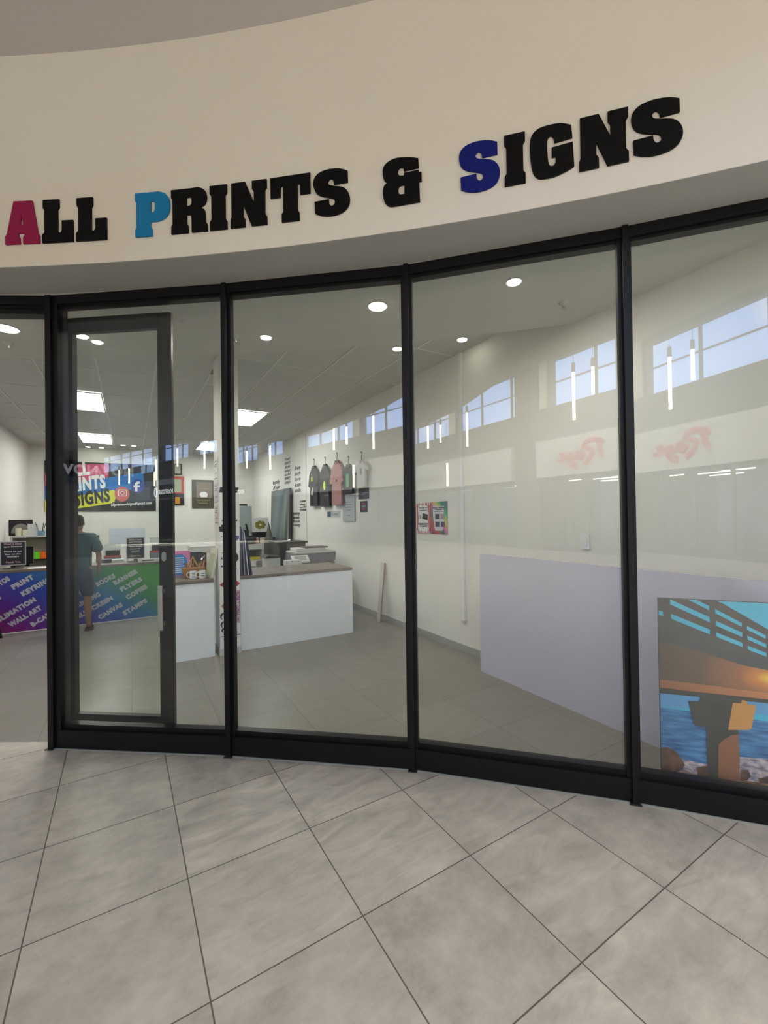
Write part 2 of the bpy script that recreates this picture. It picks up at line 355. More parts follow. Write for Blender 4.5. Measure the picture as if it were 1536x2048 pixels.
def rack(u, v):
    t = thing('clothes_rack', None, None, P(u, v)); mb = MB(); mb.tube([(-.6, 0, 0), (-.6, 0, 1.7), (.6, 0, 1.7), (.6, 0, 0)], .018); mb.box(-.65, -.55, -.25, .25, 0, .04); mb.box(.55, .65, -.25, .25, 0, .04)
    mb.build('rail', chrome, t)
    for i in range(9):
        x = -.5+i*.125; h = random.uniform(.7, 1.0)
        MB().prism([(x-.02, -.2, 1.68-h), (x-.02, .2, 1.68-h), (x-.02, .22, 1.5), (x-.02, .05, 1.64), (x-.02, -.05, 1.64), (x-.02, -.22, 1.5)], (.05, 0, 0)).build('garment', random.choice(cl_m), t)
    return t
for u, v in ((-8.9, -13.6), (-7.1, -13.2), (-5.4, -13.9), (-3.5, -13.2)):
    tag(rack(u, v), 'clothes rail hung with garments in the shop across the mall, behind the red script sign', 'clothes rack', 'clothes rails in the shop across the mall')
# red script sign (a store name in brush script)
red = mat('red_sign_acrylic', (.62, .015, .03), .5, emit=.25, ecol=(.9, .02, .04), spec=.2)
def sign_on_back(name, label, loc_u, v, z): return thing(name, label, 'shop sign', P(loc_u, v, z), TH+math.pi)
t = sign_on_back('store_sign', 'red brush-script sign reading Rage on the white band across the mall', -6.5, -11.75, 3.55)
def brush(strokes, name, par, m, wdt, sx, sz):
    mb = MB()
    for st in strokes:
        pts = [Vector((x*sx, -.03, z*sz)) for x, z in st]; n = len(pts)
        mb.tube(pts, [wdt*(.65+.45*math.sin(math.pi*min(max((i+.6)/(n+.2), 0), 1))) for i in range(n)], 8)
    # flatten towards the wall
    mb.v = [(x, max(-.055, min(-.005, y)), z) for x, y, z in mb.v]
    return mb.build(name, m, par)
for nm, sts in (('letter_r', [[(.02, .80), (.10, .93), (.28, 1.0), (.48, .93), (.52, .80), (.40, .68), (.26, .62)], [(.16, .92), (.12, .6), (.05, .28)], [(.26, .62), (.32, .40), (.42, .18), (.5, .1)]]),
                ('letter_a', [[(.66, .62), (.56, .60), (.48, .45), (.52, .34), (.62, .40), (.68, .60), (.68, .42), (.76, .38)]]),
                ('letter_g', [[(.90, .58), (.80, .58), (.74, .45), (.80, .38), (.88, .46), (.92, .58), (.88, .30), (.78, .08), (.68, .0), (.66, .12), (.82, .28)]]),
                ('letter_e', [[(.98, .44), (1.08, .52), (1.12, .60), (1.02, .60), (.97, .46), (1.04, .34), (1.2, .36)]])):
    brush(sts, nm, t, red, .10, 1.9, 1.08)
# other names across the mall
t = thing('store_sign', 'grey lettering on the white band across the mall beyond the pillar', 'shop sign', P(-17.2, -11.75, 3.62), TH+math.pi)
text_obj('letters', 'TEKKIE TOWN', mat('pale_grey_letters', (.33, .33, .31), .5), t, (0, -.003, 0), 3.3, .5, bold=.03)
lit = mat('lit_white_letters', (1, 1, 1), emit=7)
t = thing('store_sign', 'lit white lettering FOOTGEAR with an oval emblem on the far dark band', 'shop sign', P(-31.1, -11.75, 3.72), TH+math.pi)
MB().box(-.3, 4.1, -.06, -.002, -.35, .75).build('sign_board', fr_m, t)
text_obj('letters', 'FOOTGEAR', lit, t, (0, -.07, 0), 2.5, .36, bold=.02)
mb = MB(); mb.tube([(3.0+.22*math.cos(a), -.075, .18+.38*math.sin(a)) for a in [i*math.pi/10 for i in range(21)]], .045); mb.build('emblem', lit, t)
# side shop with black name board and blue strip, at the far end of the front
t = thing('store_sign', 'black sign board with white letters over a blue strip at the far end shop', 'shop sign', P(-19, -2.5, 3.22), TH+math.pi/2)
MB().box(0, 4.2, -.08, 0, .42, 1.1).build('name_board', blk_pl, t)
text_obj('letters', 'NOVA', mat('nova_added_glow', (.9, .92, 1), emit=1.1), t, (.12, -.085, .50), 1.75, .42, bold=.05)  # emission added to brighten the letters
blue_d = mat('deep_blue', (.01, .015, .12), .4)
MB().box(0, 4.2, -.085, 0, .36, .42).build('blue_strip', blue_d, t); MB().box(0, 4.2, -.08, 0, 0, .36).build('lower_board', mat('slate_board', (.11, .12, .18), .5, emit=.12), t)
text_obj('lower_letters', 'mobile', ink, t, (.12, -.085, .09), .95, .2, bold=.03); text_obj('ampersand', '&', ink, t, (1.2, -.085, .09), .18, .2, bold=.03)
mb = MB(); mb.box(-19.6, -19, -2.5, 5.5, 0, 4.74); o = mb.build('wall_left', dark_in); o.rotation_euler.z = TH; tag(o, kind='structure')
# mall end walls
mb = MB(); mb.box(13.9, 14.2, -12.5, 3, 0, 9.2); mb.box(-48.3, -48, -12.5, 9, 0, 9.2); mb.box(13.9, 14.2, -16, -12.5, 0, 3.34); mb.box(-48.3, -48, -16, -12.5, 0, 3.34); o = mb.build('wall_back', white); o.rotation_euler.z = TH; tag(o, kind='structure')
# ---- pendant tubes
def pendant(u, v, z0, z1, cap):
    t = thing('pendant_light', None, None, P(u, v, z0)); h = z1-z0
    MB().cyl((0, 0, 0), (0, 0, h), .05, n=16).build('tube', glow, t, smooth=True)
    MB().cyl((0, 0, h), (0, 0, h+cap), .06, n=16).build('cap', mid_grey, t, smooth=True)
    MB().cyl((0, 0, h+cap), (0, 0, 9.1-z0), .008, n=6).build('cable', blk_pl, t); return t
for (u, z0, z1, cp_, v, lb) in [(-6.02, 4.98, 6.66, .33, -9.3, 'long glowing tube pendant, the longest hanging before the first clerestory bay'), (-5.26, 5.7, 6.62, .3, -9.3, 'shorter glowing tube pendant beside the longest one'),
        (-12.2, 4.97, 6.6, .3, -9.6, 'long glowing tube pendant hanging before the second clerestory bay'), (-13.95, 5.4, 6.3, .3, -9.3, 'glowing tube pendant hanging below the second bay\'s left mullion'), (-14.8, 5.2, 6.4, .3, -9.1, 'glowing tube pendant hanging at the left of the second bay'),
        (-13.55, 3.15, 4.3, .3, -9.4, 'low glowing tube pendant hanging in front of the white band'), (-21.7, 4.75, 6.3, .3, -9.1, 'glowing tube pendant before the third clerestory bay'),
        (-25.9, 5.25, 6.5, .3, -9.5, 'glowing tube pendant before the fourth clerestory bay'), (-28.2, 4.44, 5.9, .3, -9.1, 'glowing tube pendant before the pier of the fifth bay'), (-32.5, 4.44, 5.6, .3, -9, 'glowing tube pendant far along, before the fifth bay'), (-34.4, 4.42, 5.6, .3, -9, 'farthest glowing tube pendant before the sixth bay')]:
    tag(pendant(u, v, z0, z1, cp_), lb, 'pendant light', 'tube pendants in the mall')

# ---- lit kiosk counter in the mall
ka, kb = Vector((-7.2, 1.15)), Vector((-5.6, -.95)); kd = kb-ka
t = thing('mall_kiosk', 'low mall kiosk with a glowing strip of light along its top edge', 'kiosk', P(ka.x, ka.y), TH+math.atan2(kd.y, kd.x)); L = kd.length
MB().box(0, L, 0, .7, 0, 1.1).build('counter_body', lam_w, t); MB().box(-.02, L+.02, -.03, .73, 1.15, 1.2).build('counter_top', lt_grey, t); MB().box(0, L, -.02, .04, 1.11, 1.145).build('led_strip', mat('led_warm', (1, .95, .82), emit=15), t)

# ================================================================== SHOPFRONT
JD = [ARC(a, 15.19) for a in (-8.1, -3.2)]
J = [Vector(p) for p in ((-2.467, 3.177, 0), (-1.111, 3.043, 0), (.167, 2.846, 0), (1.422, 2.494, 0))]
d3 = math.radians(-18.6); J.append(J[3] + Vector((math.cos(d3), math.sin(d3), 0))*1.3)
d4 = math.radians(-24); J.append(J[4] + Vector((math.cos(d4), math.sin(d4), 0))*1.0)
PANE = [-3.798, -8.254, -15.409, -21.371, -25]
HT, HB, KICK = 3.34, 3.268, .155
def bar(mb, A, B, off0, off1, z0, z1, e0=0, e1=0):
    d = (B-A).normalized(); n = Vector((-d.y, d.x, 0)); a = A - d*e0; b = B + d*e1
    pts = [a+n*off0, b+n*off0, b+n*off1, a+n*off1]; mb.prism([Vector((p.x, p.y, z0)) for p in pts], (0, 0, z1-z0)); return mb
allJ = [JD[0], JD[1]] + J
for i in range(len(allJ)-1):
    A, B = allJ[i], allJ[i+1]; opening = i == 1; pi = i-2
    w_ = struct('window_%d' % (20+i)) if not opening else struct('door_2')
    mb = MB(); bar(mb, A, B, 0, .10, HB+.008, HT); bar(mb, A, B, .02, .08, HB-.012, HB+.008)
    if opening: bar(mb, A, B, .03, .12, HB-.05, HB)
    mb.build('head_rail', black, w_)
    if not opening:
        mb = MB(); bar(mb, A, B, 0, .11, .0, KICK-.02); bar(mb, A, B, .025, .085, KICK-.02, KICK+.015); mb.build('kick_rail', black, w_)
        # pane, turned about its own middle to aim its reflections
        d = (B-A).normalized(); mid = (A+B)/2; n = Vector((-d.y, d.x, 0))
        a = math.radians(PANE[pi]) if pi >= 0 else math.atan2(d.y, d.x)
        if pi == 3: mid = A + d*.35
        dd = Vector((math.cos(a), math.sin(a), 0)); L = (B-A).length/2 - .02
        s0, s1 = (-L, L) if pi != 3 else (-.33, .93)
        mb = MB(); bar(mb, mid+dd*s0, mid+dd*s1, .045, .053, KICK, HB+.01); mb.build('glass_pane', glass, w_)
# mullions
for i, Jp in enumerate(allJ):
    w_ = struct('trim_%d' % (i+1)); a = allJ[max(i-1, 0)]; b = allJ[min(i+1, len(allJ)-1)]; d = (b-a).normalized(); n = Vector((-d.y, d.x, 0))
    c = Vector((Jp.x, Jp.y, 0)); side = -1 if i == 2 else 0
    mb = MB()
    def post(x0, x1, y0, y1, z0, z1):
        mb.prism([c+d*x0+n*y0+Vector((0, 0, z0)), c+d*x1+n*y0+Vector((0, 0, z0)), c+d*x1+n*y1+Vector((0, 0, z0)), c+d*x0+n*y1+Vector((0, 0, z0))], (0, 0, z1-z0))
    if i == 2: post(-.012, .03, -.02, .13, 0, HT-.004); post(.03, .07, 0, .10, 0, HT-.002)
    else: post(-.014, .016, -.022, .045, .0, HT-.004); post(-.037, .036, .010, .06, .02, HT-.002)
    mb.build('mullion', black, w_)
    mb = MB()
    mb.prism([c+d*-.03+n*-.03+Vector((0, 0, 0)), c+d*.03+n*-.03, c+d*.03+n*.0, c+d*-.03+n*.0], (0, 0, .006)); mb.build('foot_plate', black_e, w_)
# thin pale sealant line under the kick rails
mb = MB()
for i in range(2, len(allJ)-1): bar(mb, allJ[i], allJ[i+1], -.012, .02, .0005, .005)
tag(mb.build('trim_9', mat('sealant_pale', (.34, .36, .31), .7)), kind='structure')
# open door leaf parked behind the first fixed panel
A, B = J[0], J[1]; d = (B-A).normalized(); a_ = math.atan2(d.y, d.x)
dl = thing('door_1', None, None, A + d*-.022 + Vector((-d.y, d.x, 0))*.135, a_, kind='structure')
Wd, z0, z1 = .885, .03, 3.232
mb = MB(); mb.box(0, .094, 0, .045, z0, z1); mb.box(Wd-.10, Wd, 0, .045, z0, z1); mb.box(.094, Wd-.10, 0, .045, z1-.115, z1); mb.box(.094, Wd-.10, 0, .045, z0, .195)
mb.build('leaf_frame', leaf_m, dl, bevel=.002)
MB().box(Wd+.0005, Wd+.006, .01, .035, z0, z1).build('edge_seal', black_e, dl)
MB().box(.094, Wd-.10, .02, .028, .195, z1-.115).build('glass_pane', glass, dl)
mb = MB(); mb.box(Wd-.083, Wd-.047, -.05, -.035, .85, 1.18); mb.box(Wd-.075, Wd-.055, -.035, 0, .88, .91); mb.box(Wd-.075, Wd-.055, -.035, 0, 1.12, 1.15); mb.build('pull_handle', steel, dl, bevel=.003)
mb = MB(); mb.cyl((Wd-.055, -.012, 1.41), (Wd-.055, 0, 1.41), .017, n=14); mb.cyl((Wd-.055, -.012, 1.375), (Wd-.055, 0, 1.375), .017, n=14); mb.box(Wd-.072, Wd-.038, -.012, 0, 1.375, 1.41); mb.build('lock_cylinder', steel, dl)

# ================================================================== SIGN LETTERS
def crom(pts):
    """corner points are (x,y,1); runs between corners are smoothed"""
    n = len(pts); st = next((i for i, p in enumerate(pts) if len(p) == 3), 0); q = pts[st:]+pts[:st]; out = []
    for i in range(n):
        p1, p2 = q[i], q[(i+1) % n]; p0 = q[i-1] if len(p1) == 2 else p1; p3 = q[(i+2) % n] if len(p2) == 2 else p2
        out.append(p1[:2])
        if len(p1) == 3 and len(p2) == 3: continue
        for t in (.25, .5, .75):
            f = lambda a, b, c, e: .5*((2*b)+(c-a)*t+(2*a-5*b+4*c-e)*t*t+(3*b-a-3*c+e)*t**3)
            out.append((f(p0[0], p1[0], p2[0], p3[0]), f(p0[1], p1[1], p2[1], p3[1])))
    return out
def K(l): return [(x, y, 1) for x, y in l]
def px_norm(pts, x0, x1, slope, ytop, ybot):
    out = []
    for p in pts:
        x = (p[0]-x0)/(x1-x0); y = (ybot-(p[1]+slope*(p[0]-x0)))/(ybot-ytop); out.append((x, y, 1) if len(p) == 3 else (x, y))
    return out
c1 = lambda x, y: (x, y, 1)
GLY = {
 'I': [K([(0, 0), (1, 0), (1, .18), (.9, .24), (.9, .76), (1, .82), (1, 1), (0, 1), (0, .82), (.1, .76), (.1, .24), (0, .18)])],
 'L': [K([(0, 0), (1, 0), (1, .5), (.64, .5)]) + [c1(.64, .29), (.61, .23), (.54, .22), c1(.5, .28)] + K([(.5, .76), (.55, .82), (.55, 1), (.03, 1), (.03, .82), (.08, .76), (.08, .24), (0, .18)])],
 'A': [K([(0, 0), (.42, 0), (.42, .14), (.38, .20), (.38, .25), (.57, .25), (.57, .20), (.52, .14), (.52, 0), (1, 0), (1, .18), (.95, .24), (.79, 1), (.25, 1), (.05, .24), (0, .18)]), K([(.43, .45), (.53, .45), (.47, .71)])],
 'P': [K([(0, 0), (.49, 0), (.49, .16), (.44, .22), (.44, .33)]) + [(.68, .335), (.88, .40), (1, .55), (1, .78), (.90, .93), (.70, 1), c1(.6, 1)] + K([(0, 1), (0, .83), (.04, .78), (.04, .22), (0, .16)]),
       [c1(.45, .53), (.54, .54), (.58, .60), (.58, .74), (.54, .79), c1(.45, .80)]],
 'R': [K([(0, 0), (.47, 0), (.47, .16), (.43, .22), (.43, .41), (.5, .41)]) + [(.555, .38), c1(.57, .26)] + K([(.57, 0), (1, 0), (1, .16), (.95, .22)]) + [c1(.95, .36), (.92, .49), c1(.79, .545), (.94, .62), (.99, .76), (.94, .92), (.78, 1), c1(.6, 1)] + K([(0, 1), (0, .83), (.04, .78), (.04, .22), (0, .16)]),
       [c1(.43, .60), (.53, .61), (.57, .66), (.57, .76), (.53, .805), c1(.43, .81)]],
 'N': [K([(0, 0), (.4, 0), (.4, .18), (.35, .24), (.35, .5), (.58, 0), (1, 0), (1, .18), (.95, .24), (.95, .76), (1, .82), (1, 1), (.6, 1), (.6, .82), (.65, .76), (.65, .52), (.41, 1), (.03, 1), (.03, .24), (0, .18)])],
 'T': [K([(0, 1), (0, .56), (.25, .56)]) + [c1(.25, .76), (.28, .80), c1(.32, .79)] + K([(.32, .22), (.28, .17), (.28, 0), (.72, 0), (.72, .17), (.68, .22)]) + [c1(.68, .79), (.72, .80), c1(.75, .76)] + K([(.75, .56), (1, .56), (1, 1)])],
 'S': [px_norm([c1(865, 75), c1(866, 152), c1(777, 165), (772, 140), (757, 125), (742, 135), (736, 152), (745, 170), (775, 178), (830, 188), (862, 215), (878, 260), (872, 310), (845, 350), (800, 375), (740, 387), (690, 383), c1(648, 368), c1(645, 287), c1(740, 271), (742, 300), (757, 318), (775, 308), (780, 290), (772, 268), (740, 257), (690, 245), (655, 220), (638, 170), (645, 120), (675, 85), (720, 65), (765, 58), (820, 60)], 638, 878, .125, 75, 400)],
 '&': [px_norm([c1(1101, -83), c1(1108, 120), c1(790, 175), (785, 130), (768, 108), (735, 98), (700, 108), (668, 145), (656, 200), (664, 250), (690, 285), (730, 295), c1(790, 288), c1(792, 232), c1(1108, 178), c1(1110, 233), c1(1165, 225), c1(1168, 428), c1(1115, 435), c1(1125, 885), c1(600, 965), (480, 970), (400, 925), (345, 830), (325, 680), (335, 560), (370, 485), c1(445, 432), (380, 400), (340, 330), (325, 230), (335, 120), (370, 40), (430, -20), (520, -75), (640, -112), (780, -118), (940, -112)], 325, 1168, .14, -75, 1003),
       px_norm([c1(797, 493), (740, 500), (690, 520), (665, 570), (662, 640), (680, 700), c1(715, 717), c1(797, 705)], 325, 1168, .14, -75, 1003)],
 'G': [px_norm([c1(757, 238), c1(762, 315), c1(655, 345), (652, 320), (640, 303), (625, 305), (612, 325), (608, 380), (614, 470), (625, 493), (645, 492), (660, 470), c1(661, 432), c1(638, 438), c1(638, 378), c1(764, 343), c1(771, 493), (730, 520), (650, 558), (570, 573), (535, 560), (515, 520), (503, 430), (502, 350), (515, 300), (550, 262), (600, 240), (660, 228), (700, 226)], 502, 771, .215, 266, 592)],
}
for k_ in ('S', 'G', '&'):
    for l in GLY[k_]:
        for i, p in enumerate(l): l[i] = (p[0], min(1.01, max(-.01, p[1])), *p[2:])
def letter(ch, a0, a1, m, label):
    A = ARC(a0, 14.87, 3.485); B = ARC(a1, 14.87, 3.485); d = B-A; W = d.length; H = .28
    cu = bpy.data.curves.new('l', 'CURVE'); cu.dimensions = '2D'; cu.fill_mode = 'BOTH'; cu.extrude = .005; cu.bevel_depth = .0006
    for loop in GLY[ch]:
        pts = crom(loop); s = cu.splines.new('POLY'); s.points.add(len(pts)-1); s.use_cyclic_u = True
        for p, q in zip(s.points, pts): p.co = (q[0]*W, q[1]*H, 0, 1)
    tmp = bpy.data.objects.new('l', cu); C.objects.link(tmp); me = bpy.data.meshes.new_from_object(tmp.evaluated_get(bpy.context.evaluated_depsgraph_get())); bpy.data.objects.remove(tmp)
    me.transform(Matrix(((1, 0, 0, 0), (0, 0, -1, -.0065), (0, 1, 0, 0), (0, 0, 0, 1)))); me.materials.clear(); me.materials.append(m)
    o = bpy.data.objects.new('sign_letter', me); C.objects.link(o); o.location = A; o.rotation_euler.z = math.atan2(d.y, d.x)
    return tag(o, label, 'sign letter', 'raised letters of the shop name')
crim = sm('crimson_letter', 150, 28, 75, rough=.5, spec=.2); cyan = sm('cyan_letter', 25, 125, 175, rough=.5, spec=.2); navy = sm('royal_blue_letter', 10, 25, 110, rough=.5, spec=.2)
blk_l = mat('black_letter', (.002, .002, .0015), .5, spec=.15)
for ch, a0, a1, m, lb in [('A', 1.83, 2.72, crim, 'crimson raised letter A, first of the shop name'), ('L', 2.79, 3.6, blk_l, 'black raised letter L right after the crimson A'), ('L', 3.68, 4.48, blk_l, 'black raised letter L, second of the two, before the gap'),
        ('P', 5.24, 6.13, cyan, 'bright blue raised letter P'), ('R', 6.18, 7.11, blk_l, 'black raised letter R after the blue P'), ('I', 7.18, 7.62, blk_l, 'black raised letter I between R and N'), ('N', 7.71, 8.63, blk_l, 'black raised letter N before the T'),
        ('T', 8.73, 9.71, blk_l, 'black raised letter T'), ('S', 9.79, 10.66, blk_l, 'black raised letter S before the ampersand'), ('&', 11.44, 12.32, blk_l, 'black raised ampersand between the two words'),
        ('S', 13.15, 14.0, navy, 'royal blue raised letter S'), ('I', 14.1, 14.52, blk_l, 'black raised letter I after the royal blue S'), ('G', 14.62, 15.47, blk_l, 'black raised letter G'), ('N', 15.57, 16.47, blk_l, 'black raised letter N after the G'), ('S', 16.53, 17.4, blk_l, 'black raised letter S, last of the shop name')]:
    letter(ch, a0-.03, a1-.03, m, lb)
#PART2
# ================================================================== THE SHOP ROOM
def rot_build(mb, name, m, **k): o = mb.build(name, m, **k); o.rotation_euler.z = TH; return tag(o, kind='structure')
WU0, WU1, WV = -2.28, 3.5, 14.4
rot_build(MB().box(WU1, WU1+.15, .36, WV+.15, 0, 3.66), 'wall_right', white)
rot_build(MB().box(WU0-.15, WU0, 3.55, WV+.15, 0, 3.66), 'wall_left', white)
rot_build(MB().box(WU0, WU1, WV, WV+.15, 0, 3.66), 'wall_back', white)
rot_build(MB().box(WU1-.012, WU1, .5, WV, 0, .085), 'baseboard_right', grey_skirt)
rot_build(MB().box(WU0, WU0+.012, 3.9, WV, 0, .085), 'baseboard_left', grey_skirt)
rot_build(MB().box(WU0+.012, WU1-.012, WV-.012, WV, 0, .085), 'baseboard_back', grey_skirt)
tag(arc_wall(MB(), -9.5, 23.8, 15.26, 16.63, 3.40, 3.74, 40).build('ceiling', ceil_m), kind='structure')
tag(arc_wall(MB(), -9.5, 23.8, 15.2, 15.26, 3.34, 3.80, 40).build('ceiling', ceil_m), kind='structure')
tag(MB().prism([ARC(a, 16.5, 3.66) for a in range(-9, 24)] + [P(WU1+.15, 1.5, 3.66), P(WU1+.15, WV+.15, 3.66), P(WU0-.15, WV+.15, 3.66)], (0, 0, .12)).build('ceiling', tile_c), kind='structure')
mb = MB()
for i in range(9):
    u = 2.945-.66*i
    v0 = 2.0
    while (P(u, v0).xy-AC).length < 16.6: v0 += .02
    if u > WU0: mb.box(u-.011, u+.011, v0, WV, 3.651, 3.6595)
for i in range(9):
    v = 5.48+1.3*i-1.3
    u0 = WU1
    while u0 > WU0 and (P(u0, v).xy-AC).length > 16.6: u0 -= .02
    if v < WV and u0 < WU1-.1: mb.box(max(u0, WU0), WU1, v-.009, v+.009, 3.653, 3.6599)
rot_build(mb, 'ceiling', grid_m)
# wall joint and sticker column
colw = mat('column_white', (.77, .76, .74), .6)
rot_build(MB().box(.93, 1.17, 5.54, 5.86, 0, 3.66), 'wall_column', colw)
rot_build(MB().box(.922, 1.178, 5.532, 5.868, 0, .085), 'baseboard_column', lt_grey)
# ---- ceiling fittings
for i, (u0, u1, v0, v1, lb) in enumerate([(1.6, 2.26, 8.1, 9.4, 'square bright ceiling panel right of the white column'), (-1.03, -.37, 8.02, 9.32, 'nearer bright ceiling panel seen through the open door leaf'),
        (-1.03, -.37, 11.92, 13.22, 'farther bright ceiling panel seen through the open door leaf'), (1.6, 2.26, 11.95, 13.25, 'far bright ceiling panel left of the white column')]):
    t = thing('ceiling_panel_light', lb, 'ceiling light', P((u0+u1)/2, (v0+v1)/2, 3.635), group='panel lights of the shop')
    a, b = (u1-u0)/2, (v1-v0)/2
    MB().box(-a+.02, a-.02, -b+.02, b-.02, 0, .008).build('diffuser', lamp_w, t)
    mb = MB(); mb.box(-a, a, -b, -b+.02, -.004, .014); mb.box(-a, a, b-.02, b, -.004, .014); mb.box(-a, -a+.02, -b+.02, b-.02, -.004, .014); mb.box(a-.02, a, -b+.02, b-.02, -.004, .014); mb.build('frame', lt_grey, t)
def downlight(x, y, z, r, lb, q='downlights of the shop'):
    if z < 3.5:
        l = area('downlight_lamp', (x, y, z-.02), r*2, r*2, 11, (1, .93, .82)); l.data.shape = 'DISK'; l.data.size = r*2
    t = thing('downlight', lb, 'ceiling light', (x, y, z), 0, q)
    MB().cyl((0, 0, -.006), (0, 0, 0), r+.015, n=24).build('trim_ring', lt_grey, t, smooth=True)
    MB().cyl((0, 0, -.011), (0, 0, -.0065), r, n=24).build('lens', lamp_d, t, smooth=True)
for x, y, r, lb in [(-.029, 3.525, .068, 'largest round downlight, over the middle glass panel'), (-1.105, 4.103, .045, 'small round downlight just right of the door panel'), (.989, 3.182, .045, 'round downlight in the panel with the sprinkler'),
        (-3.354, 3.832, .085, 'round downlight at the left edge above the doorway'), (-2.805, 4.011, .05, 'round downlight seen at the top left of the door glass'), (-2.749, 4.151, .042, 'round downlight just behind the first one in the door glass')]:
    downlight(x, y, 3.399, r, lb)
for (u, v), lb in zip([(3.25, 3.72), (2.75, 4.3), (-1.196, 11.932), (-.98, 14.1), (-.666, 14.1), (-.154, 13.4), (.09, 13.4)], ['small downlight on the far grid ceiling by the right wall', 'small downlight half hidden by the middle mullion', 'small downlight seen through the dark door stile', 'left of two tiny downlights nearest the back wall', 'right of two tiny downlights nearest the back wall', 'left of two tiny downlights beside the far panel', 'right of two tiny downlights beside the far panel']):
    p = P(u, v, 3.659); downlight(p.x, p.y, p.z, .05, lb)
for x, y, lb in [(1.494, 3.511, 'ceiling sprinkler in the panel left of the right mullion'), (-3.605, 4.145, 'ceiling sprinkler at the left edge under the big downlight'), (-1.39, 4.07, 'ceiling sprinkler half behind the mullion right of the door')]:
    t = thing('sprinkler', lb, 'sprinkler', (x, y, 3.40), 0, 'ceiling sprinklers')
    MB().lathe([(.012, -.03), (.03, -.012), (.045, 0)], n=18).build('cover_plate', lt_grey, t, smooth=True)
    mb = MB().cyl((0, 0, -.05), (0, 0, -.03), .009, n=10); mb.cyl((0, 0, -.056), (0, 0, -.052), .018, n=12); mb.cyl((-.011, 0, -.053), (-.011, 0, -.03), .002, n=6); mb.cyl((.011, 0, -.053), (.011, 0, -.03), .002, n=6); mb.build('spray_head', steel, t)
t = thing('ceiling_speaker', 'pale round ceiling speaker above the door leaf corner', 'speaker', (-1.727, 3.726, 3.40), 0)
MB().lathe([(.04, -.012), (.075, -.008), (.082, 0)], n=24).build('grille', ceil_m, t, smooth=True); MB().lathe([(.02, -.018), (.028, -.012)], n=16).build('centre_cap', lt_grey, t, smooth=True)
t = thing('air_vent', 'grey slotted air vent on the ceiling left of the white column', 'vent', P(1.01, 6.13, 3.648)); mb = MB()
for i in range(4): mb.box(-.05+i*.028, -.035+i*.028, -.12, .12, -.006, .002)
mb.build('slats', mid_grey, t); MB().box(-.055, .065, -.13, .13, 0, .004).build('plate', dgrey, t)

# ---- helpers for flat things
RU = TH-math.pi/2
def flatv(name, lb, cat, x0, y0, x1, y1, v, m, th=.006, group=None, part='sheet'):
    a, b = onv(x0, y1, v), onv(x1, y0, v); a2, b2 = onv(x1, y1, v), onv(x0, y0, v)
    w_, z0, z1 = b[0]-a[0], (a[2]+a2[2])/2, (b[2]+b2[2])/2
    t = thing(name, lb, cat, P((a[0]+b[0])/2, v, z0), TH, group); MB().box(-w_/2, w_/2, -th, 0, 0, z1-z0).build(part, m, t); return t, w_, z1-z0
def flatu(name, lb, cat, x0, y0, x1, y1, m, u=3.498, th=.006, group=None, part='sheet'):
    a, b = onu(x0, (y0+y1)/2, u), onu(x1, (y0+y1)/2, u); z0 = (onu(x0, y1, u)[2]+onu(x1, y1, u)[2])/2; z1 = (onu(x0, y0, u)[2]+onu(x1, y0, u)[2])/2
    w_ = a[1]-b[1]; t = thing(name, lb, cat, P(u, (a[1]+b[1])/2, z0), RU, group); MB().box(-w_/2, w_/2, -th, 0, 0, z1-z0).build(part, m, t); return t, w_, z1-z0
def lines(t, w_, h, rows, m, y=-.008, name='print_lines', sz=.03):
    mb = MB()
    for fz, fx, fw in rows: mb.box((fx-.5)*w_, (fx-.5+fw)*w_, y, y+.0015, fz*h, (fz+sz)*h)
    return mb.build(name, m, t)

# ---- left printed counter
def grad_mat(name, stops, sx, sz, ox):
    m = bpy.data.materials.new(name); m.use_nodes = True; n = m.node_tree; b = n.nodes['Principled BSDF']; b.inputs['Roughness'].default_value = .3
    tc = n.nodes.new('ShaderNodeTexCoord'); se = n.nodes.new('ShaderNodeSeparateXYZ'); n.links.new(tc.outputs['Object'], se.inputs[0])
    a = n.nodes.new('ShaderNodeMath'); a.operation = 'MULTIPLY_ADD'; a.inputs[1].default_value = sx; a.inputs[2].default_value = ox; n.links.new(se.outputs[0], a.inputs[0])
    c = n.nodes.new('ShaderNodeMath'); c.operation = 'MULTIPLY_ADD'; c.inputs[1].default_value = sz; n.links.new(se.outputs[2], c.inputs[0]); n.links.new(a.outputs[0], c.inputs[2])
    r = n.nodes.new('ShaderNodeValToRGB'); n.links.new(c.outputs[0], r.inputs[0]); e = r.color_ramp.elements
    e[0].position, e[0].color = stops[0][0], (*srgb(*stops[0][1]), 1); e[1].position, e[1].color = stops[-1][0], (*srgb(*stops[-1][1]), 1)
    for p_, c_ in stops[1:-1]: q = e.new(p_); q.color = (*srgb(*c_), 1)
    n.links.new(r.outputs[0], b.inputs['Base Color']); return m
gm = grad_mat('printed_rainbow_vinyl', [(0, (150, 12, 85)), (.25, (125, 18, 110)), (.42, (80, 35, 140)), (.58, (28, 60, 160)), (.74, (30, 110, 165)), (.9, (50, 135, 75)), (1, (70, 150, 70))], .27, .42, .42)
LV = 8.38
ct = thing('printed_counter', 'rainbow printed counter front lettered with white service names', 'counter', P(-.88, LV, 0))
MB().box(-1.39, 1.38, .012, .50, 0, .90).build('body', lt_grey, ct)
MB().box(-1.39, 1.38, 0, .0118, .012, .90).build('front_panel', gm, ct)
MB().box(-1.39, 1.40, -.012, .52, .9005, .94).build('worktop', wood, ct, bevel=.004)
MB().box(-1.39, 1.38, -.004, .0, 0, .012).build('base_edge', paper, ct)
sil = mat('silver_vinyl_text', (.52, .52, .56), .4)
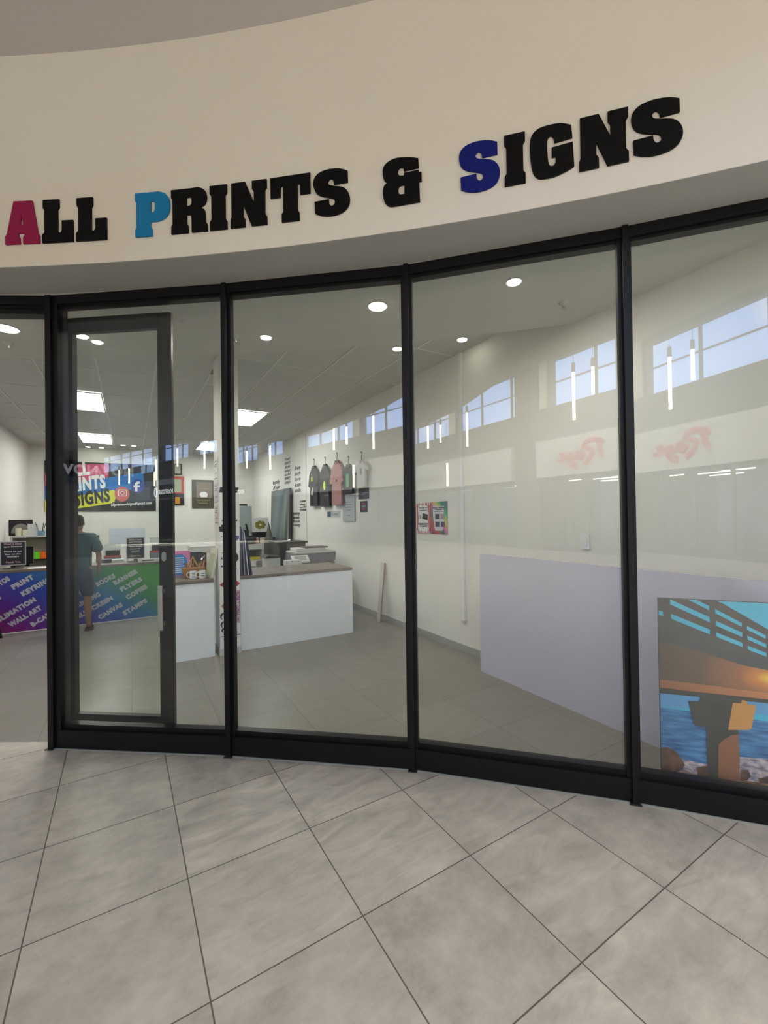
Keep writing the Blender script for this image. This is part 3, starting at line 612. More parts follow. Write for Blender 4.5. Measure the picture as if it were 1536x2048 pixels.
def ctext(s, a, b, h):
    p, q = onv(a[0], a[1], LV), onv(b[0], b[1], LV); dx, dz = q[0]-p[0], q[2]-p[2]
    text_obj('lettering', s, sil, ct, (p[0]+.88, -.002, p[2]), math.hypot(dx, dz), h, math.atan2(dz, dx), bold=.075, depth=.0008)
for s, a, b in [('PRINT', (27, 1179), (69, 1156)), ('KEYRINGS', (46, 1192.5), (110, 1157)), ('PHOTOS', (-22, 1185), (21.5, 1159)), ('SUBLIMATION', (-22, 1256), (73, 1201)), ('WALL ART', (21, 1254.6), (84.5, 1217.5)),
                ('B-CARDS', (65.6, 1253.5), (118, 1222)), ('PHOTO BOOKS', (150, 1196), (231.7, 1154)), ('BANNER', (230, 1170), (277, 1144.5)), ('FLYERS', (243, 1183), (285.5, 1160.5)), ('COPIES', (255, 1199), (295.5, 1175)),
                ('PRINTING', (150, 1218), (201.7, 1191)), ('SILKSCREEN', (152, 1240), (226.7, 1198)), ('CANVAS', (200, 1239), (246.5, 1211)), ('STAMPS', (249, 1231), (295.5, 1203)), ('BOOKS', (-40, 1220), (3.5, 1196))]:
    ctext(s, a, b, .072)
# ---- white counters
def white_counter(u0, u1, v0, v1, lb, top=.94):
    t = thing('white_counter', lb, 'counter', P(u0, v0, 0)); W, D = u1-u0, v1-v0
    MB().box(0, W, 0, D, 0, .898).build('carcass', lam_w, t)
    MB().box(-.006, W+.0, -.012, D+.02, .8985, top).build('worktop', wood, t, bevel=.008)
    MB().box(W, W+.003, -.001, .02, 0, .898).build('edge_strip', lt_grey, t); return t
c1_ = white_counter(.36, .87, 5.57, 6.3, 'short white counter left of the column, carrying mugs and a gift basket')
c2_ = white_counter(1.185, 2.75, 5.60, 6.42, 'long white counter right of the column with a grey brown top')
MB().box(.92, .94, -.01, .81, .9405, .943).build('top_joint', mat('joint_brown', (.12, .07, .04), .6), c2_)
# ---- column stickers: shop names as vinyl on the column, each its own decal
dec = [('red_diamond', 0), ]
cv = 5.539
redd = mat('decal_red', (.42, .02, .02), .5)
def cdecal(lb, shape, m, cx, cz, name='column_decal'):
    t = thing(name, lb, 'sticker', P(cx, cv, cz)); mb = MB()
    mb.prism([(x, -.0015, z) for x, z in shape], (0, .0015, 0)); mb.build('vinyl', m, t); return t
cdecal('red diamond sticker on the white column at counter height', [(0, -.095), (.122, 0), (0, .095), (-.122, 0)], redd, 1.05, .86)
cdecal('small black framed square sticker high on the white column', [(-.115, -.035), (.10, -.035), (.115, .035), (-.105, .035)], ink, 1.05, 2.02)
cdecal('small grey slanted square sticker left on the column', [(-.04, -.03), (.04, -.04), (.04, .03), (-.045, .03)], dgrey, .975, 1.54)
cdecal('brown round sticker on the right of the column', [(.055*math.cos(i*math.pi/8), .062*math.sin(i*math.pi/8)) for i in range(16)], mat('decal_brown', (.05, .02, .012), .5), 1.10, 1.185)
cdecal('blue oval sticker on the right of the column', [(.05*math.cos(i*math.pi/8)*.8+.02*math.sin(i*math.pi/8), .035*math.sin(i*math.pi/8)) for i in range(16)], mat('decal_blue', (.08, .1, .3), .5), 1.12, 1.42)
cdecal('orange brown diamond sticker low on the column left side', [(0, -.07), (.05, 0), (0, .07), (-.05, 0)], mat('decal_orange', (.35, .15, .04), .5), .995, .60)
mb = MB()
for k_, (cx, cz, s_) in enumerate([(.975, .47, 1), (.985, .38, .8), (.99, .31, .7)]):
    pass
t = thing('column_decal', 'black swirl sticker low on the column left side', 'sticker', P(.99, cv, .30)); mb = MB()
for cz, r in ((.17, .045), (.07, .04), (0, .03)): mb.tube([(-.01+r*math.cos(a)*.9, -.001, cz+r*math.sin(a)) for a in [math.pi*.5+i*.35 for i in range(8)]], [.004, .008, .012, .013, .012, .009, .006, .003], 6)
mb.v = [(x, max(-.002, min(-.0002, y)), z) for x, y, z in mb.v]; mb.build('vinyl', ink, t)
t = thing('column_decal', 'purple and black bars sticker near the foot of the column', 'sticker', P(1.05, cv, .19)); mb = MB()
for z, w2 in ((0, .085), (.035, .12), (.07, .085)): mb.box(-w2, w2, -.0015, -.0002, z, z+.008, 0)
mb.build('vinyl', mat('decal_plum', (.09, .02, .07), .5), t)
t = thing('column_decal', 'magenta vertical lettering PROPERTY CONSULTANT on the column', 'sticker', P(1.125, cv, .77))
text_obj('vinyl', 'PROPERTY CONSULTANT', mat('decal_magenta', (.28, .01, .2), .5), t, (0, -.002, 0), .40, .038, rot=-math.pi/2, bold=.03, depth=.001)
t = thing('column_decal', 'crimson vertical line of small letters on the right of the column', 'sticker', P(1.09, cv, 1.88))
text_obj('vinyl', 'BOUTIQUE', redd, t, (0, -.002, 0), .30, .03, rot=-math.pi/2, bold=.02, depth=.001); C.objects.unlink(t); [bpy.data.objects.remove(c) for c in list(t.children)]; bpy.data.objects.remove(t)
t = thing('column_decal', 'scatter of small black and crimson vinyl marks down the column', 'sticker', P(1.05, cv, 1.0)); mb = MB()
for i in range(26):
    x = random.choice([-.09, -.075, .06, .075])+random.uniform(-.01, .01); z = random.uniform(.0, .98); s_ = random.uniform(.006, .014)
    mb.prism([(x-s_, -.0015, z-s_*.6), (x+s_, -.0015, z-s_*.2), (x+s_*.6, -.0015, z+s_), (x-s_*.8, -.0015, z+s_*.5)], (0, .0013, 0), 0)
mb.build('vinyl', [ink], t)
# papers on the column's left flank
for z0, z1, v0, v1, lb, m_ in ((2.15, 2.42, 5.58, 5.82, 'white notice topmost on the left flank of the column', paper), (1.86, 2.11, 5.58, 5.82, 'white notice in a dark clip frame, middle on the column flank', mat('cool_paper', (.6, .6, .64), .6)), (1.60, 1.83, 5.58, 5.82, 'pinkish notice lowest on the column flank', mat('pinkish_paper', (.68, .58, .58), .6))):
    t = thing('notice', lb, 'notice', P(.928, (v0+v1)/2, z0), TH-math.pi/2, 'notices on the column flank')
    L, H_ = v1-v0, z1-z0
    MB().box(-L/2, L/2, -.003, 0, 0, H_).build('sheet', m_, t)
    lines(t, L, H_, [(.85, .2, .5), (.7, .15, .7), (.62, .15, .6), (.3, .3, .4), (.06, .1, .8)], dgrey, -.0045)

# ---- wall banner at the back
t, W, H_ = flatv('wall_banner', 'black banner with magenta, blue and yellow slanted bars and white shop name', 'banner', 90, 926, 311, 1022, WV-.012, mat('banner_black', (.018, .016, .015), .5), .02, part='board')
bv = WV-.034
def bpoly(pts, m, name, dy=.0):
    cx, cz = t.location.x, t.location.z; mb = MB(); q = []
    for x, y in pts:
        u, v, z = onv(x, y, bv); q.append((u-bu, -.022-dy, z-cz))
    mb.prism(q, (0, .0012, 0)); return mb.build(name, m, t)
bu = (onv(90, 1022, WV-.012)[0]+onv(311, 926, WV-.012)[0])/2
mag = sm('banner_magenta', 190, 70, 105, rough=.5); bbl = sm('banner_blue', 20, 105, 175, rough=.5); yel = sm('banner_yellow', 205, 205, 30, rough=.5)
bpoly([(90, 946), (130, 935), (160, 928), (217, 928), (217, 955), (90, 973)], mag, 'magenta_bar')
bpoly([(90, 973), (217, 955), (286, 945), (289, 975), (225, 985), (90, 1000)], bbl, 'blue_bar', .0003)
bpoly([(90, 1000), (150, 992), (228, 980), (233, 990), (229, 1003), (222, 1007), (155, 1017), (90, 1023)], yel, 'yellow_bar', .0006)
def btext(s, x0, y0, x1, y1, h, m, shear=.0):
    p, q = onv(x0, y0, bv), onv(x1, y1, bv); dx, dz = q[0]-p[0], q[2]-p[2]
    text_obj('lettering', s, m, t, (p[0]-bu, -.0265, p[2]-t.location.z), math.hypot(dx, dz), h, math.atan2(dz, dx), bold=.05, depth=.0008, shear=.2)
btext('ALL', 128, 955, 181, 947.5, .36, paper); btext('PRINTS', 128, 984, 214, 974, .36, paper); btext('SIGNS', 150, 1012, 223, 1001, .36, ink); btext('&', 128, 1015, 146, 1012, .34, ink)
btext('allprintsandsigns@gmail.com', 222, 1012, 303, 1008, .08, paper)
def disc(cx, cy, r, m, name, dy, sx=1):
    bpoly([(cx+r*sx*math.cos(i*math.pi/12), cy+r*math.sin(i*math.pi/12)) for i in range(24)], m, name, dy)
disc(244, 988, 15, sm('insta_orange', 190, 90, 80), 'round_badge', .001)
disc(275, 972, 14, sm('face_blue', 40, 60, 140), 'round_badge', .0012)
mb = MB()
def ring(cx, cy, hw, hh, wd):
    a, b = onv(cx, cy, bv)[0]-bu, onv(cx, cy, bv)[2]-t.location.z; k_ = .0131
    X0, X1, Z0, Z1, s_ = a-hw*k_, a+hw*k_, b-hh*k_, b+hh*k_, wd*k_
    mb.box(X0, X1, -.0265, -.0255, Z0, Z0+s_); mb.box(X0, X1, -.0265, -.0255, Z1-s_, Z1); mb.box(X0, X0+s_, -.0265, -.0255, Z0, Z1); mb.box(X1-s_, X1, -.0265, -.0255, Z0, Z1)
    mb.tube([(a+hw*.5*k_*math.cos(i*math.pi/8), -.026, b+hh*.5*k_*math.sin(i*math.pi/8)) for i in range(17)], s_*.5, 5)
ring(245, 986, 8, 7, 1.3); mb.build('camera_icon', paper, t)
bpoly([(270, 983), (275, 983), (275, 974), (280, 974), (280, 971), (275, 971), (275, 968), (280, 967), (280, 963), (273, 963), (270, 967), (270, 971), (267, 971), (267, 974), (270, 974)], paper, 'letter_f', .0016)

# ---- back wall pictures
t, W, H_ = flatv('wall_poster', 'dark framed poster with a figure in white at its centre', 'poster', 384, 960, 427, 1016, WV-.015, sm('poster_olive_dark', 70, 66, 50, rough=.5), .02, part='frame')
mb = MB().box(-W*.3, W*.42, -.024, -.021, H_*.36, H_*.93); mb.build('print', sm('poster_taupe', 120, 108, 92), t)
MB().prism([(-.06, -.027, H_*.38), (.12, -.027, H_*.38), (.14, -.027, H_*.5), (.07, -.027, H_*.58), (-.05, -.027, H_*.57), (-.1, -.027, H_*.5)], (0, .002, 0)).build('figure', paper, t)
lines(t, W, H_, [(.27, .2, .6), (.21, .25, .5), (.16, .3, .4), (.68, .28, .55)], sm('poster_tan', 150, 140, 110), -.0265, sz=.02)
t, W, H_ = flatv('wall_poster', 'red and black poster with a yellow beer mug', 'poster', 346, 953, 368, 1010, WV-.015, sm('poster_black', 35, 15, 12), .02, part='frame')
MB().box(-W*.5, W*.5, -.023, -.0205, H_*.4, H_).build('red_field', sm('poster_red', 165, 60, 35), t); MB().box(-W*.45, W*.25, -.026, -.0235, H_*.45, H_*.9).build('pale_field', sm('poster_pale', 150, 160, 130), t)
MB().cyl((-W*.1, -.03, H_*.04), (-W*.1, -.03, H_*.27), W*.22, n=14).build('mug_print', sm('poster_gold', 190, 135, 30), t)
t, W, H_ = flatv('wall_picture', 'black edged frame at the top left beside the door stile', 'picture', 348, 928, 364, 950, WV-.015, ink, .02, part='frame')
MB().box(-W*.4, W*.3, -.024, -.021, H_*.12, H_*.95).build('print', sm('frame_pale', 170, 175, 155), t)

# ---- things on and behind the printed counter
def sign_holder(u, v, lb, s_=1):
    t = thing('sign_holder', lb, 'counter sign', P(u, v, .9405))
    MB().lathe([(.13, 0), (.12, .012), (.03, .02), (.028, .05)], n=20).build('base', blk_pl, t, smooth=True)
    MB().box(-.155*s_, .155*s_, -.006, 0, .05, .42).build('board', lt_grey, t)
    MB().box(-.142*s_, .142*s_, -.0075, -.0062, .064, .406).build('card', sm('card_navy', 32, 34, 50), t)
    for k_, (s, z, w_) in enumerate([('Wear a mask', .37, .22), ('upon Entrance', .33, .22), ('Please do not', .255, .21), ('lean on the', .215, .18), ('counters', .175, .14), ('Thank You', .09, .18)]):
        text_obj('lettering', s, paper if k_ not in (0, 5) else sm('card_pink', 230, 190, 190), t, (-w_/2*s_, -.009, z), w_*s_, .024, bold=.02, depth=.0004)
a = onz(25, 1138, .9405); sign_holder(a[0], 8.62, 'counter notice card on a black foot at the left end of the printed counter')
a = onz(271, 1122, .9405); sign_holder(a[0]+.0, 8.62, 'counter notice card near the right end of the printed counter', .9)
def monitor(x0, x1, y0, y1, v, lb, zt=.75):
    t, W, H_ = flatv('monitor', lb, 'monitor', x0, y0, x1, y1, v, blk_pl, .04, part='casing')
    z = t.location.z
    MB().box(-.03, .03, 0, .03, zt-z, .1).build('stand', blk_pl, t); MB().box(-.12, .12, -.05, .12, zt-z, zt-z+.015).build('foot', blk_pl, t); return t
tagd = [monitor(42, 67, 1093, 1127, 9.35, 'black computer monitor seen from behind, right of the left notice card'), monitor(-30, 9, 1093, 1128, 9.35, 'black computer monitor cut by the left picture edge')]
t = thing('back_desk', 'grey work desk behind the printed counter', 'desk', P(-1.0, 9.2, 0)); MB().box(-1.2, 1.5, 0, .6, .70, .75).build('desk_top', mid_grey, t)
for x in (-1.15, 0, 1.42): MB().box(x, x+.04, .05, .55, 0, .70).build('leg', dgrey, t)
# shelf unit by the left back corner
sv = 11.6
a, b = onv(20, 1073, sv), onv(99, 1072, sv); hz = a[2]
t = thing('shelf_unit', 'pale shelf unit against the left wall with candles and a pen cup on top', 'shelf', P(a[0], sv, 0)); W = b[0]-a[0]+.6
MB().box(0, W, 0, .35, hz-.035, hz).build('top_board', lt_grey, t); MB().box(0, .04, 0, .35, 0, hz-.035).build('side_board', lt_grey, t); MB().box(.9, .94, 0, .35, 0, hz-.035).build('side_board', lt_grey, t)
z2 = onv(75, 1118, sv)[2]
MB().box(.04, W, 0, .35, z2-.03, z2).build('shelf_board', dgrey, t); MB().box(.04, W, .33, .35, 0, hz-.035).build('back_board', sm('shelf_back', 150, 145, 128), t)
def on_shelf(name, lb, cat, px_, z=hz, v=sv+.15): return thing(name, lb, cat, P(onv(px_, 1070, v)[0], v, z+.0005))
t = on_shelf('picture', 'dark round topped photo print leaning behind two candles', 'picture', 42, v=sv+.32); MB().box(-.2, .2, -.012, 0, 0, .34).build('board', dgrey, t)
MB().prism([(.16*math.cos(i*math.pi/10), -.0135, .06+.2*math.sin(i*math.pi/10)) for i in range(11)], (0, .001, 0)).build('print', sm('arch_grey', 130, 128, 122), t)
for px_, h, r, lb in ((37, .17, .05, 'taller cream candle on the shelf, left one'), (50, .13, .045, 'shorter cream candle on the shelf, right one')):
    t = on_shelf('candle', lb, 'candle', px_); MB().cyl((0, 0, 0), (0, 0, h), r, n=18).build('wax', sm('cream_wax', 225, 220, 195), t, smooth=True); MB().cyl((0, 0, h), (0, 0, h+.015), .003, n=6).build('wick', ink, t)
t = on_shelf('white_box', 'plain white box standing beside the candles', 'box', 68, v=sv+.19); MB().box(-.10, .09, -.04, .04, 0, .25).build('carton', paper, t)
t = on_shelf('pen_cup', 'blue tinted pen cup full of pens and cutters on the shelf', 'pen holder', 83, v=sv+.07)
MB().cyl((0, 0, 0), (0, 0, .1), .06, .065, n=16).build('cup', sm('cup_blue', 110, 150, 170), t, smooth=True)
for i in range(7):
    a_ = i*.9; MB().cyl((.02*math.cos(a_), .02*math.sin(a_), .01), (.09*math.cos(a_)-.02, .04*math.sin(a_), .26+.03*(i % 3)), .006, n=6).build('pen', [ink, mid_grey, paper][i % 3], t)
t = on_shelf('black_tray', 'flat black tray at the right end of the shelf top', 'tray', 92, v=sv+.15); MB().box(.04, .28, -.05, .12, 0, .03).build('tray_body', blk_pl, t)
for px_, col, lb in ((73, (110, 210, 40), 'bright green vinyl roll on the lower shelf'), (88, (245, 110, 35), 'bright orange vinyl roll on the lower shelf')):
    t = thing('vinyl_roll', lb, 'vinyl roll', P(onv(px_, 1110, sv+.12)[0], sv+.12, z2+.0005)); m_ = sm(lb[:18], *col, rough=.4)
    MB().lathe([(.078, 0), (.078, .15)], n=22).build('film', m_, t, smooth=True); MB().cyl((0, 0, .15), (0, 0, .156), .03, n=12).build('core', ink, t)
# devices behind the right part of the printed counter
t, W, H_ = flatv('white_board', 'blank pale lavender board standing behind the counter', 'board', 218, 1056, 290, 1087, 9.9, sm('lavender_board', 205, 208, 222, rough=.3), .02, part='panel')
MB().box(-.02, .02, 0, .03, .75-t.location.z, .02).build('stem', lt_grey, t); MB().box(-.15, .15, -.08, .15, .7505-t.location.z, .765-t.location.z).build('foot', lt_grey, t)
def machine(x0, x1, y0, v, lb):
    a, b = onv(x0, y0, v), onv(x1, y0, v); W = b[0]-a[0]; H_ = a[2]-.7505
    t = thing('engraving_machine', lb, 'machine', P(a[0], v, .7505)); MB().box(0, W, 0, .34, 0, H_*.55).build('base_case', mid_grey, t, bevel=.01)
    MB().prism([(0, 0, H_*.56), (0, .34, H_*.56), (0, .34, H_), (0, .1, H_)], (W, 0, 0)).build('lid', clear, t); MB().box(0, W, -.004, 0, H_*.5, H_*.57).build('red_stripe', sm('stripe_red', 170, 60, 45), t)
    MB().box(W*.1, W*.9, .1, .3, H_*.55, H_*.75).build('gantry', dgrey, t)
machine(207, 242, 1090, 9.3, 'desk machine with a red stripe behind the person')
machine(300, 345, 1076, 9.3, 'larger desk machine with clear lid next to the door stile')
t = thing('price_card', 'long white price card lying on the printed counter near its right end', 'card', P(onv(297, 1120, 8.5)[0], 8.46, .9405)); MB().box(-.16, .16, 0, .02, 0, .055).build('card', paper, t); lines(t, .32, .055, [(.3, .2, .55)], dgrey, -.002, sz=.3)
t = thing('paper_sheet', 'white paper sheet lying on the printed counter', 'paper', P(onz(82, 1135, .94)[0], 8.55, .9405)); MB().box(-.16, .14, -.08, .1, 0, .002).build('sheet', paper, t)
t = thing('desk_stand', 'thin dark upright stand beside the person', 'stand', P(onv(199, 1080, 9.15)[0]-.02, 9.2, .7505)); a = onv(202, 1069, 9.5)
MB().tube([(-.03, 0, .01), (0, 0, a[2]-.75)], .018).build('pole', dgrey, t); MB().lathe([(.05, 0), (.045, .012)], n=16).build('foot', dgrey, t)
for x_, w_, h, m_, lb in ((213, .09, .06, blk_pl, 'low black printer tray behind the counter'), (236, .09, .05, lt_grey, 'pile of pale papers behind the counter')):
    t = thing('desk_item', lb, 'office item', P(onv(x_, 1110, 9.0)[0], 8.75, .9405)); MB().box(-w_, w_, -.06, .08, 0, h).build('body', m_, t, bevel=.006)
t = thing('stool', 'black stool at the lower left edge in front of the printed counter', 'stool', P(-1.78, 7.95, 0))
MB().lathe([(.17, .40), (.18, .42), (.18, .45), (.16, .46)], n=20).build('seat', blk_pl, t, smooth=True)
for sx in (-1, 1):
    for sy in (-1, 1): MB().cyl((sx*.17, sy*.17, 0), (sx*.11, sy*.11, .40), .018, n=8).build('leg', blk_pl, t)

# ---- the person at the counter, seen from behind
skin_m = mat('skin_brown', (.24, .13, .08), .6); tee_m = mat('teal_cloth', (.018, .07, .09), .9, bump=.15); short_m = mat('navy_shorts', (.035, .045, .075), .9); hair_m = mat('dark_hair', (.015, .01, .008), .9); sand_m = mat('sandal_sole', (.05, .025, .02), .7)
def skin(name, verts, edges, m, parent, root=0, sub=2):
    me = bpy.data.meshes.new(name); me.from_pydata([v[:3] for v in verts], edges, []); me.materials.append(m)
    o = bpy.data.objects.new(name, me); C.objects.link(o); o.parent = parent
    md = o.modifiers.new('skin', 'SKIN'); md.use_smooth_shade = True
    for i, v in enumerate(verts):
        s_ = me.skin_vertices[0].data[i]; s_.radius = (v[3], v[4] if len(v) > 4 else v[3]); s_.use_root = i == root
    sb = o.modifiers.new('sub', 'SUBSURF'); sb.levels = sub; sb.render_levels = sub; return o
pe = thing('person', 'person in teal t-shirt and dark shorts standing at the printed counter, back turned', 'person', P(-.69, 7.98, 0), TH)
V_ = [(0, 0, .98, .15, .12), (0, 0, 1.12, .145, .11), (0, .0, 1.28, .16, .11), (0, -.01, 1.42, .13, .09), (0, 0, 1.50, .055), (0, .02, 1.55, .055),
      (.10, 0, .90, .10), (.11, 0, .70, .078), (.115, .0, .50, .058), (.12, -.02, .34, .058), (.125, -.01, .12, .036), (.125, -.01, .06, .034), (.135, .13, .035, .03),
      (-.10, 0, .90, .10), (-.11, 0, .70, .078), (-.115, .0, .50, .058), (-.12, -.02, .34, .058), (-.125, -.01, .12, .036), (-.125, -.01, .06, .034), (-.135, .13, .035, .03),
      (.19, 0, 1.40, .055), (.245, 0, 1.24, .046), (.27, .01, 1.11, .037), (.26, .10, .98, .03), (.25, .15, .93, .022),
      (-.19, 0, 1.40, .055), (-.25, .02, 1.24, .046), (-.27, .06, 1.12, .037), (-.24, .24, 1.05, .03), (-.22, .31, 1.03, .022)]
E_ = [(0, 1), (1, 2), (2, 3), (3, 4), (4, 5), (0, 6), (6, 7), (7, 8), (8, 9), (9, 10), (10, 11), (11, 12), (0, 13), (13, 14), (14, 15), (15, 16), (16, 17), (17, 18), (18, 19), (3, 20), (20, 21), (21, 22), (22, 23), (23, 24), (3, 25), (25, 26), (26, 27), (27, 28), (28, 29)]
for s_, w_ in ((1, (.25, .15, .93)), (-1, (-.22, .31, 1.03))):      # palms with five fingers
    base = 24 if s_ == 1 else 29
    dr = Vector((0, .45, -.9)) if s_ == 1 else Vector((.1, 1, -.15)); dr.normalize()
    pc = Vector(w_) + dr*.05; k_ = len(V_); V_.append((*pc, .024, .014)); E_.append((base, k_))
    for f_, (off, L) in enumerate([(-.026, .062), (-.009, .075), (.009, .072), (.026, .058)]):
        p1 = pc + Vector((off*.5, 0, off*.8)) + dr*.035; p2 = p1 + dr*L*.5 + Vector((-s_*.008, 0, -.004)); p3 = p2 + dr*L*.45 + Vector((-s_*.018, 0, -.01)); n_ = len(V_)
        V_ += [(*p1, .0085), (*p2, .008), (*p3, .006)]; E_ += [(k_, n_), (n_, n_+1), (n_+1, n_+2)]
    n_ = len(V_); p1 = pc + Vector((-s_*.03, .01, .0)); p2 = p1 + dr*.03 + Vector((-s_*.012, 0, 0)); V_ += [(*p1, .010), (*p2, .008)]; E_ += [(k_, n_), (n_, n_+1)]
skin('body', V_, E_, skin_m, pe)
# head with face, turned slightly to the left screen
hd = MB(); pr = [(.0, -.125), (.045, -.118), (.062, -.09), (.072, -.05), (.08, 0), (.082, .04), (.074, .08), (.05, .112), (.0, .125)]
hd.lathe([(max(r, .001), z) for r, z in pr], (0, 0, 0), 20); hd.v = [(x*.93, y*1.13+.012, z+1.625) for x, y, z in hd.v]
hd.ball((0, .108, 1.61), .012, .02, .018); hd.ball((.078, .01, 1.62), .01, .018, .03); hd.ball((-.078, .01, 1.62), .01, .018, .03)
hd.build('head', skin_m, pe, smooth=True)
mb = MB(); mb.ball((.03, .092, 1.64), .012, .01, .008); mb.ball((-.03, .092, 1.64), .012, .01, .008); mb.build('eyes', ink, pe, smooth=True)
MB().ball((0, .098, 1.565), .024, .01, .007).build('mouth', mat('lips', (.2, .07, .06), .6), pe, smooth=True)
mb = MB(); mb.lathe([(.068, -.05), (.080, -.02), (.086, .03), (.078, .085), (.052, .118), (.001, .131)], (0, 0, 0), 20); mb.v = [(x*.95, min(y*1.13, .07)+.006, z+1.63) for x, y, z in mb.v]; mb.build('hair', hair_m, pe, smooth=True)
T_ = [(0, 0, .80, .195, .155), (0, 0, 1.05, .19, .15), (0, 0, 1.22, .195, .145), (0, -.01, 1.36, .175, .135), (0, 0, 1.455, .088), (.185, 0, 1.405, .085), (.235, 0, 1.27, .088), (.262, 0, 1.17, .092), (-.185, 0, 1.405, .085), (-.24, .015, 1.27, .088), (-.265, .04, 1.17, .092)]
skin('t_shirt', T_, [(0, 1), (1, 2), (2, 3), (3, 4), (3, 5), (5, 6), (6, 7), (3, 8), (8, 9), (9, 10)], tee_m, pe)
S_ = [(0, 0, 1.02, .165, .135), (0, 0, .90, .175, .14), (.105, 0, .80, .115), (.115, 0, .62, .10), (.12, 0, .50, .098), (-.105, 0, .80, .115), (-.115, 0, .62, .10), (-.12, 0, .50, .098)]
skin('shorts', S_, [(0, 1), (1, 2), (2, 3), (3, 4), (1, 5), (5, 6), (6, 7)], short_m, pe)
for s_ in (1, -1):
    mb = MB(); mb.prism([(s_*.13-.05, -.08, 0), (s_*.13+.05, -.08, 0), (s_*.14+.055, .08, 0), (s_*.14+.03, .2, 0), (s_*.14-.04, .2, 0), (s_*.13-.05, .06, 0)], (0, 0, .022)); mb.tube([(s_*.135-.045, .09, .015), (s_*.135-.02, .1, .07), (s_*.135+.02, .1, .07), (s_*.135+.05, .09, .015)], .009, 6); mb.build('sandal', sand_m, pe)

# ---- on the short white counter
CT = .9405
t, W, H_ = flatv('counter_poster', 'pink poster with blue paint splash and white text lines standing on the short counter', 'poster', 346, 1101, 380, 1151, 6.08, sm('poster_pink', 205, 120, 170), .01)
t.location = P(onv(363, 1150, 6.08)[0], 6.08, CT); H_ = onv(363, 1101, 6.08)[2]-CT
pp = [(-.45+.1*math.sin(i), 0) for i in range(3)]
MB().prism([(W*x, -.012, H_*z) for x, z in [(-.5, .05), (.2, .03), (.32, .2), (.22, .35), (.36, .5), (.3, .7), (.1, .84), (-.2, .86), (-.5, .78)]], (0, .0015, 0)).build('blue_splash', sm('splash_blue', 50, 130, 205), t)
lines(t, W, H_, [(.7, .05, .6), (.62, .08, .55), (.54, .05, .62), (.46, .12, .5), (.38, .06, .6), (.30, .1, .5), (.22, .08, .55), (.14, .12, .48)], paper, -.0135, sz=.03)
for x, lb, rz in ((.54, 'dark chalk board leaning open at the back of the short counter, left one', .12), (.79, 'dark chalk board leaning open at the back of the short counter, right one', -.08)):
    t = thing('chalk_board', lb, 'board', P(x, 6.2, CT), TH+rz, 'boards behind the basket'); a_ = Matrix.Rotation(-.12, 4, 'X'); o = MB().box(-.115, .115, 0, .012, 0, .27).build('slate', sm('slate_dark', 52, 50, 46), t); o.rotation_euler.x = -.12
    o = MB().box(-.115, .115, -.002, .014, .27, .285).build('frame', dgrey, t); o.rotation_euler.x = -.12
kraft = sm('kraft_brown', 150, 105, 60, rough=.8); kr2 = sm('kraft_light', 185, 150, 100, rough=.8)
bx_ = onz(388, 1153, .94)[0]
t = thing('gift_basket', 'kraft brown gift basket with a pointed handle behind the mugs', 'basket', P(bx_-.015, 5.87, CT))
MB().prism([(-.11, -.07, .0), (.11, -.07, 0), (.13, -.08, .12), (-.13, -.08, .12)], (0, .15, 0)).build('basket_body', kraft, t, bevel=.006)
MB().tube([(-.09, 0, .12), (-.03, 0, .2), (.0, 0, .26), (.02, 0, .2), (.06, 0, .12)], .009, 6).build('handle', kr2, t)
for i in range(10):
    x = -.1+.022*i; MB().tube([(x, -.02, .09), (x+random.uniform(-.04, .04), -.03, .17+random.uniform(0, .06))], .007, 5).build('raffia', [kraft, kr2][i % 2], t)
t = thing('teddy_bear', 'small brown bear wrapped in clear film above the basket', 'soft toy', P(bx_+.17, 6.06, CT))
mb = MB(); mb.ball((0, 0, .07), .055, .05, .07); mb.ball((0, -.01, .17), .042, .04, .04); mb.ball((.032, 0, .205), .016, .012, .016); mb.ball((-.032, 0, .205), .016, .012, .016); mb.ball((.045, -.03, .03), .022, .03, .02); mb.ball((-.045, -.03, .03), .022, .03, .02); mb.ball((0, -.045, .16), .017, .014, .013); mb.build('bear_body', sm('bear_brown', 120, 80, 50, rough=.9), t, smooth=True)
MB().lathe([(.085, 0), (.095, .1), (.085, .2), (.02, .25), (.05, .29)], n=14).build('film_wrap', clear, t, smooth=True)
def mug(px_, py_, v, lb, side, txt):
    t = thing('mug', lb, 'mug', P(onz(px_, py_, .94)[0], v, CT), TH, 'printed mugs on the short counter')
    MB().lathe([(.036, 0), (.041, .004), (.041, .094), (.038, .095), (.037, .012), (.001, .010)], n=24).build('cup', mat('mug_white', (.72, .74, .74), .2, coat=.3), t, smooth=True)
    MB().tube([(side*.040, 0, .078), (side*.062, 0, .076), (side*.072, 0, .05), (side*.062, 0, .022), (side*.040, 0, .02)], .0055, 8).build('handle', paper, t, smooth=True)
    mb = MB()
    for z in txt: mb.box(-.018, .018, -.0425, -.041, z, z+.008)
    mb.build('print', dgrey, t)
mug(385, 1156, 5.72, 'white mug with three lines of black print, left of the pair', -1, (.065, .045, .02)); mug(404, 1156, 5.69, 'white mug with handle on its left, right of the pair', -1, (.06, .03))
t = thing('canvas_print', 'pale canvas print leaning sideways against the column', 'canvas print', P(.835, 5.72, CT), TH+.25)
o = MB().box(-.012, .012, -.09, .09, 0, .37).build('canvas', sm('canvas_pale', 208, 205, 190), t); o.rotation_euler = (.0, .22, 0)
o = MB().box(-.0135, -.0122, -.08, .08, .01, .30).build('print', sm('canvas_green', 170, 175, 150), t); o.rotation_euler = (0, .22, 0)
